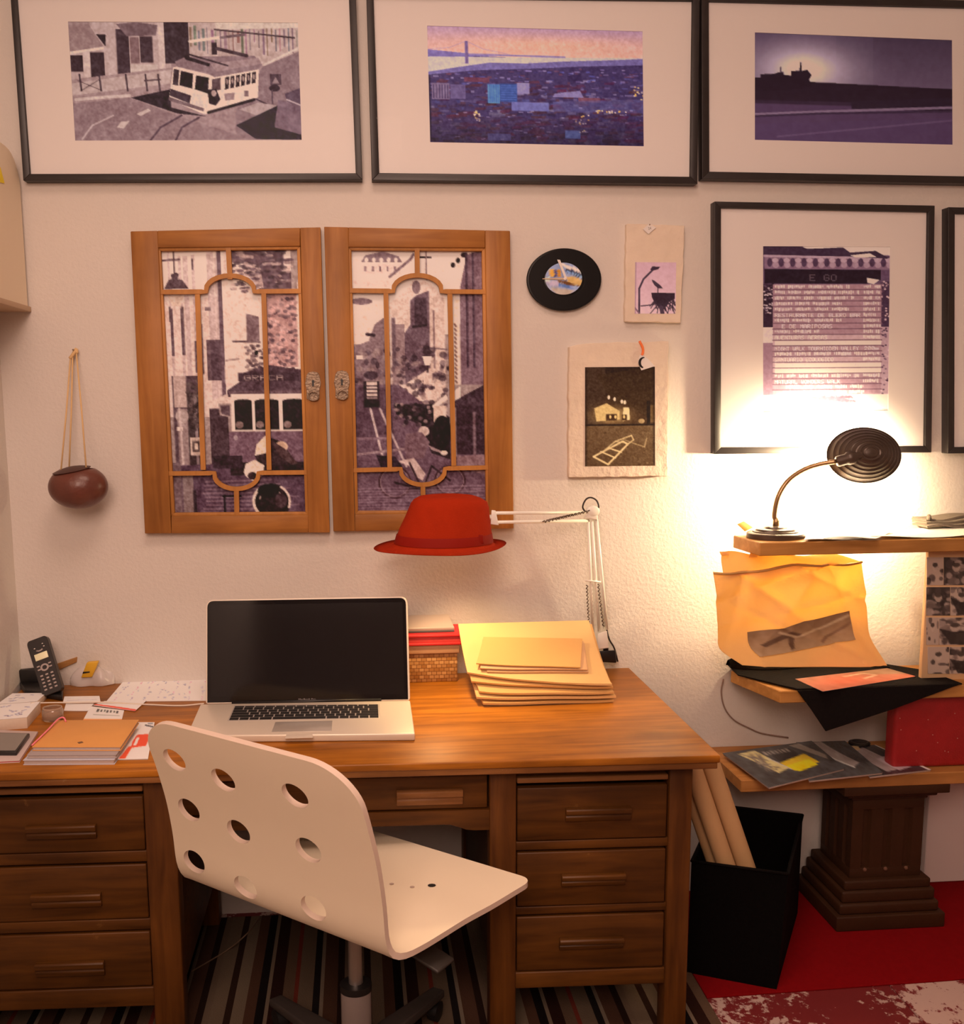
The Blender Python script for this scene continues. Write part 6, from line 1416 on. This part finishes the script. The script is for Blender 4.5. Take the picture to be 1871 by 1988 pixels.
# ------------------------------------------------------------------ black bag lying over the shelf edge
def black_bag():
    mk = mat('black_cotton', (.008, .006, .006), .9, spec=.12, bump=.2, bscale=120)
    T = thing('black_bag', 'black cloth bag with an orange print hanging over the shelf edge', 'bag', (PZ(1620, 1320, ZM)[0], -.2, ZM))
    yF = -.256; z = ZM+.004
    top = [PZ(x, y, z) for x, y in ((1432, 1312), (1412, 1292), (1470, 1284), (1600, 1280), (1712, 1290), (1800, 1304))]
    e1 = PZ(1868, 1328, z); e0 = PZ(1555, 1346, z)
    e1[1] = max(e1[1], yF); 
    pl = top+[V(PY(1868, 1330, yF)[0], yF, z), V(PY(1548, 1346, yF)[0], yF, z)]
    prism('lying_part', pl, (0, 0, .004), mk, T, .001)
    hp = [(1548, 1341), (1700, 1334), (1868, 1327), (1740, 1375), (1603, 1420), (1575, 1378)]
    prism('hanging_part', [PY(x, y, yF-.0045) for x, y in hp], (0, .004, 0), mk, T, .001)
    def fold(u, v):
        a, b = PZ(1414, 1298, z), PZ(1716, 1294, z); p = a*(1-u)+b*u
        return p+V(0, -.02*math.sin(u*7)*v-.035*v+.02, .006+.016*math.sin(math.pi*v)*(1+.55*math.sin(u*17+.6)+.3*math.sin(u*31)))
    surf('crumpled_edge', fold, 50, 12, .002, mk, T)
    cv = Cv(0, 0, 180, 44, 2.5, (196, 96, 62)); cv.ill = ILLW; cv.vgrad(0, 44, (170, 110, 80), (206, 104, 70)); cv.ell(60, 24, 60, 22, (214, 90, 56), .8, .4); cv.poly([(120, 0), (180, 0), (180, 30), (110, 10)], (170, 120, 84)); cv.line([(80, 12), (120, 9), (132, 20), (100, 26)], 2.5, (236, 190, 150)); cv.text('PRINT'[0:0], 0, 0, 5, (0, 0, 0)); cv.noise(10, 14, 5)
    printed('orange_print', [PZ(x, y, z+.0055) for x, y in ((1543, 1318), (1722, 1297), (1778, 1313), (1597, 1342))], cv, M_PRINT, T, (0, 0, -.001))
black_bag()
# ------------------------------------------------------------------ block covered with photographs between the boards
def photo_block():
    Yp = -.20; X0 = PY(1795, 1200, Yp)[0]; z0, z1 = ZM-.0005, ZA-.0368
    T = thing('photo_board', 'upright board pasted with small black and white photographs', 'board', (X0+.2, Yp+.007, z0))
    box('body', X0, 2.35, Yp, Yp+.014, z0, z1, mat('photo_box_card', (.66, .44, .24), .7), T, .002)
    r = random.Random(41)
    rows = [1080, 1138, 1197, 1254, 1310]
    for i in range(4):
        xs = [(1799, 1831), (1832, 1880), (1881, 1930)] if i != 1 else [(1798, 1844), (1845, 1888), (1889, 1932)]
        if i == 2: xs = [(1798, 1822), (1823, 1884), (1885, 1930)]
        if i == 3: xs = [(1801, 1842), (1843, 1888), (1889, 1932)]
        for k, (a, b) in enumerate(xs):
            dark = (i, k) in ((0, 1), (1, 0))
            cv = Cv(0, 0, 40, 50, 1.8, (70, 54, 48) if dark else (200, 158, 138)); rr = random.Random(i*10+k)
            cv.ill = lin((245, 212, 200))/.8
            for s in range(34 if dark or k else 8): cv.ell(rr.random()*40, rr.random()*50, 2+rr.random()*7, 2+rr.random()*6, rr.choice([(60, 44, 40), (130, 100, 90), (196, 156, 140), (90, 68, 62)]), .75)
            if not dark and k == 1: cv.poly([(0, 16+i*2), (18, 26), (40, 24), (40, 50), (14, 48), (8, 34)], (52, 38, 34), .85)
            cv.ell(20, 18, 6, 8, (210, 168, 148), .8); cv.ell(20, 14, 6, 4, (60, 44, 38), .8)
            printed('pasted_photo', [PY(x, y, Yp-.0012) for x, y in ((a, rows[i]+2), (b, rows[i]+2), (b, rows[i+1]-2), (a, rows[i+1]-2))], cv, M_PRINT, T, (0, .0012, 0))
photo_block()
# ------------------------------------------------------------------ red case standing on the low board
Yr = -.215; X0 = PY(1737, 1420, Yr)[0]
T = thing('red_case', 'deep red case standing on the low board under the middle one', 'case', (X0+.2, -.19, ZLo))
o = box('body', X0, 2.3, Yr, Yr+.05, ZLo-.0004, ZM-.0357, mat('red_leatherette', (.33, .012, .014), .42, var=.2, vscale=30, bump=.15, bscale=200), T, .012, None, 4)
r = random.Random(5)
for i in range(10):
    x, y = 1745+r.random()*120, 1375+r.random()*90; c = PY(x, y, Yr-.0004)
    lathe('rivet', [(.0016, 0), (.0014, .0008), (.0, .001)], c, (0, -1, 0), mat('pale_rivet', (.55, .3, .25), .4), T, 8)
# ------------------------------------------------------------------ magazines on the low board
def magazine(px, z, h, cv, label, curl=.0):
    q = [PZ(x, y, z+h) for x, y in px]; T = thing('magazine', label, 'magazine', np.append((sum(q)/4)[:2], z)); c = sum(q)/4
    hexa('pages', [p+(c-p)*.015-V(0, 0, h) for p in q]+[p+(c-p)*.015-V(0, 0, .0008) for p in q], mat('magazine_pages', (.5, .38, .32), .6, var=.2, vscale=100), T, .0004)
    printed('cover', q, cv, vcol('glossy_print', .22, .6), T, (0, 0, -.0008)); return T
def mag_cv(kind):
    cv = Cv(0, 0, 120, 60, 1.8, (70, 56, 52)); q = cv; rr = random.Random(50+kind)
    if kind == 0:
        q.poly([(16, 6), (40, 4), (52, 40), (34, 44)], (206, 160, 104)); q.rect(52, 10, 84, 36, (44, 32, 30)); q.poly([(50, 30), (92, 22), (98, 40), (56, 46)], (214, 150, 30)); q.poly([(52, 36), (90, 32), (92, 44), (60, 48)], (236, 170, 20)); [q.rect(46+i*5, 8+i % 2, 49+i*5, 15, (180, 142, 124), .8) for i in range(7)]; q.line([(44, 20), (54, 42)], 2, (200, 160, 140))
        for i in range(20): q.line([(18+rr.random()*20, 6+rr.random()*34), (26+rr.random()*20, 8+rr.random()*34)], 1.6, (120, 90, 76), .8)
        q.poly([(86, 4), (100, 2), (116, 30), (112, 38)], (140, 108, 92))
    elif kind == 1:
        q.poly([(20, 4), (60, 0), (100, 40), (84, 46)], (150, 116, 104)); q.poly([(0, 20), (40, 16), (50, 50), (0, 50)], (50, 40, 40)); q.line([(20, 4), (84, 46)], 3, (196, 160, 144))
    else:
        q.rect(0, 0, 120, 60, (54, 40, 38)); q.poly([(10, 10), (60, 6), (90, 50), (40, 54)], (150, 112, 102)); q.poly([(4, 2), (50, 0), (40, 10), (10, 12)], (196, 140, 96)); q.line([(116, 0), (116, 60)], 6, (206, 164, 144)); q.poly([(50, 30), (80, 26), (96, 50), (64, 54)], (176, 130, 124))
    q.noise(10, 20, kind); return cv
magazine([(1640, 1448), (1700, 1446), (1808, 1494), (1688, 1508)], ZLo, .006, mag_cv(2), 'dark magazine with a pale edge beside the red case')
magazine([(1545, 1441), (1640, 1438), (1714, 1500), (1570, 1516)], ZLo+.0062, .006, mag_cv(1), 'grey magazine between the yellow-printed one and the pale-edged one')
magazine([(1402, 1462), (1575, 1438), (1640, 1492), (1492, 1529)], ZLo+.0124, .006, mag_cv(0), 'glossy dark magazine with yellow printing at the board corner')
lathe_c = PZ(1667, 1424, ZLo+.01)
Tl = thing('lens_cap', 'small black round cap by the wall on the low board', 'cap', V(PY(1667, 1428, -.03)[0], -.035, ZLo)); c = ORG[Tl.name]
lathe('body', [(.0, 0), (.025, 0), (.026, .002), (.026, .010), (.023, .012), (.0, .012)], c, (0, 0, 1), M_BLACK, Tl, 28, (V(1.25, 0, 0), V(0, 1, 0)))
lathe('ring', [(.018, .0118), (.020, .0118), (.020, .0132), (.018, .0132)], c, (0, 0, 1), mat('cap_ring', (.1, .08, .07), .4), Tl, 28, (V(1.25, 0, 0), V(0, 1, 0)), close=True)
tag(tube('wall_cable', spline([PY(1404, 1318, -.006), PY(1400, 1345, -.006), PY(1407, 1375, -.006), PY(1425, 1398, -.006), PY(1455, 1414, -.006), PY(1480, 1424, -.006), PY(1530, 1432, -.008)], 6), .0022, mat('grey_cable', (.3, .2, .16), .6), None, 6), 'thin cable dropping along the wall behind the shelves', 'cable')
# ------------------------------------------------------------------ column under the low board
def column():
    mc = mat('column_paint', (.042, .016, .006), .55, spec=.25, var=.25, vscale=10, bump=.15, bscale=40)
    Xa, Xb = PZ(1628, 1815, .0065)[0], PZ(1840, 1805, .0065)[0]; Y0 = -.254; Y1 = -.006; cx = (Xa+Xb)/2; hw = (Xb-Xa)/2; cyy = (Y0+Y1)/2; hd = (Y1-Y0)/2
    T = thing('column_pedestal', 'dark fluted square column standing on the red carpet', 'column', (cx, cyy, .006))
    def zq(y, f): return PY(1730, y, cyy-hd*f)[2]
    def ring(name, f, z0, z1, bev): box(name, cx-hw*f, cx+hw*f, cyy-hd*f, cyy+hd*f, z0, z1, mc, T, bev, None, 3)
    zp = zq(1777, 1.0); z2 = zq(1752, .9); z3 = zq(1728, .85); z4 = zq(1708, .80)
    ring('plinth', 1.0, .006, zp, .004); ring('base_moulding', .92, zp-.001, z2, .008); ring('base_moulding', .86, z2-.001, z3, .007); ring('base_moulding', .80, z3-.001, z4, .006)
    ztop = ZLo-.0365; zc1 = ztop-.026; zc2 = zc1-.016; zc3 = zc2-.014
    # shaft: square with three grooves on each visible side
    f = .66; a, b = hw*f, hd*f; gw, gd = .026, .010; pts = []
    def side(p, d, n, ln):
        out = []; d = np.array(d); n = np.array(n); p = np.array(p)
        for k in (-1, 0, 1):
            m_ = ln*.5+k*ln*.29; s = gw*(ln/.22)*.5
            out += [p+d*(m_-s), p+d*(m_-s*.5)+n*gd, p+d*(m_+s*.5)+n*gd, p+d*(m_+s)]
        return [p]+out
    pts += side((cx-a, cyy-b), (1, 0), (0, 1), 2*a); pts += side((cx+a, cyy-b), (0, 1), (-1, 0), 2*b); pts += side((cx+a, cyy+b), (-1, 0), (0, -1), 2*a); pts += side((cx-a, cyy+b), (0, -1), (1, 0), 2*b)
    zg0 = z4+.03; zg1 = zc3-.03
    prism('shaft', [V(x, y, zg0) for x, y in pts], (0, 0, zg1-zg0), mc, T)
    ring('shaft_foot', f, z4-.001, zg0+.0005, .001); ring('shaft_neck', f, zg1-.0005, zc3+.001, .001)
    for k in (-1, 0, 1):
        lathe('groove_bead', [(.0, .0), (.006, .0), (.005, .003), (.0, .005)], V(cx+k*2*a*.29, cyy-b-.0002, zg0-.004), (0, -1, 0), mat('column_bead', (.16, .08, .05), .45), T, 10)
    ring('cap_moulding', .70, zc3, zc2, .004); ring('cap_moulding', .82, zc2-.001, zc1, .006); ring('capital', .96, zc1-.001, ztop, .003)
column()
# ------------------------------------------------------------------ black bin with paper rolls
def bin_():
    mk = mat('black_fabric_bin', (.003, .0025, .0025), .9, spec=.08, bump=.2, bscale=200)
    h = .345
    b = [PZ(1333, 1888, .0065), PZ(1507, 1921, .0065), PZ(1548, 1772, .0065)]; b.append(b[0]+b[2]-b[1])
    t = [PZ(1342, 1672, h), PZ(1530, 1697, h), PZ(1558, 1582, h)]; t.append(t[0]+t[2]-t[1])
    if True:
        for P in (b, t):                      # keep clear of the wall and the column
            for p in P: p[1] = min(p[1], -.012)
    T = thing('storage_bin', 'open black fabric bin between the desk and the column', 'bin', np.append((sum(b)/4)[:2], .006))
    c = sum(t)/4; cb = sum(b)/4
    ti = [p+(c-p)*.05 for p in t]; bi = [p+(cb-p)*.05+V(0, 0, .006) for p in b]
    v = b+t+ti+bi
    f = [(0, 3, 2, 1)]+[(i, (i+1) % 4, 4+(i+1) % 4, 4+i) for i in range(4)]+[(4+i, 4+(i+1) % 4, 8+(i+1) % 4, 8+i) for i in range(4)]+[(8+i, 8+(i+1) % 4, 12+(i+1) % 4, 12+i) for i in range(4)]+[(12, 13, 14, 15)]
    mesh('walls', v, f, mk, T)
    for i in range(4): tube('rim', [t[i], t[(i+1) % 4]], .0035, mat('bin_rim', (.004, .003, .003), .8, spec=.1), T, 6)
    mr = mat('kraft_roll', (.58, .36, .17), .7, var=.08, vscale=10)
    e1, e3 = t[1]-t[0], t[3]-t[0]
    for i, (a_, b_, tx, ty, r_, lab) in enumerate(((.48, .20, 1358, 1470, .021, 'kraft paper roll in the bin nearest its open middle'), (.31, .11, 1340, 1468, .021, 'kraft paper roll leaning between two others in the bin'), (.15, .20, 1322, 1490, .0195, 'kraft paper roll in the bin closest to the desk leg'))):
        A = t[0]+e1*a_+e3*b_; B_ = PY(tx, ty, A[1]+.004); d = V(.335, -.012, -.94); d /= np.linalg.norm(d)
        B_ = A-d*(B_[2]-A[2])/-d[2]; foot = A+d*((A[2]-.05)/-d[2])*.75
        Tr = thing('paper_roll', lab, 'paper roll', foot, 'kraft paper rolls in the bin')
        u = np.cross(d, V(0, 1, 0)); u /= np.linalg.norm(u); w_ = np.cross(d, u)
        L_ = np.linalg.norm(B_-foot); lathe('tube', [(r_, 0), (r_, L_), (r_-.003, L_), (r_-.003, 0)], foot, -d, mr, Tr, 24, (u*1.15, w_), close=True)
        lathe('inner_layer', [(r_-.006, .002), (r_-.006, L_-.003), (r_-.008, L_-.003), (r_-.008, .002)], foot, -d, mr, Tr, 20, (u*1.15, w_), close=True)
bin_()
# ------------------------------------------------------------------ white board leaning behind the column
Xw = PY(1798, 1620, -.02)[0]
zb = .0065; zt_ = ZLo-.045
pts = [(Xw, zb+.02), (Xw+.006, zb+.006), (Xw+.02, zb), (2.3, zb), (2.3, zt_), (Xw, zt_)]
tag(prism('white_board', [V(x, -.022, z) for x, z in pts], (0, .018, 0), mat('white_panel_paint', (.72, .64, .62), .6), None, .002), 'white round-cornered board propped on the wall behind the column', 'board')
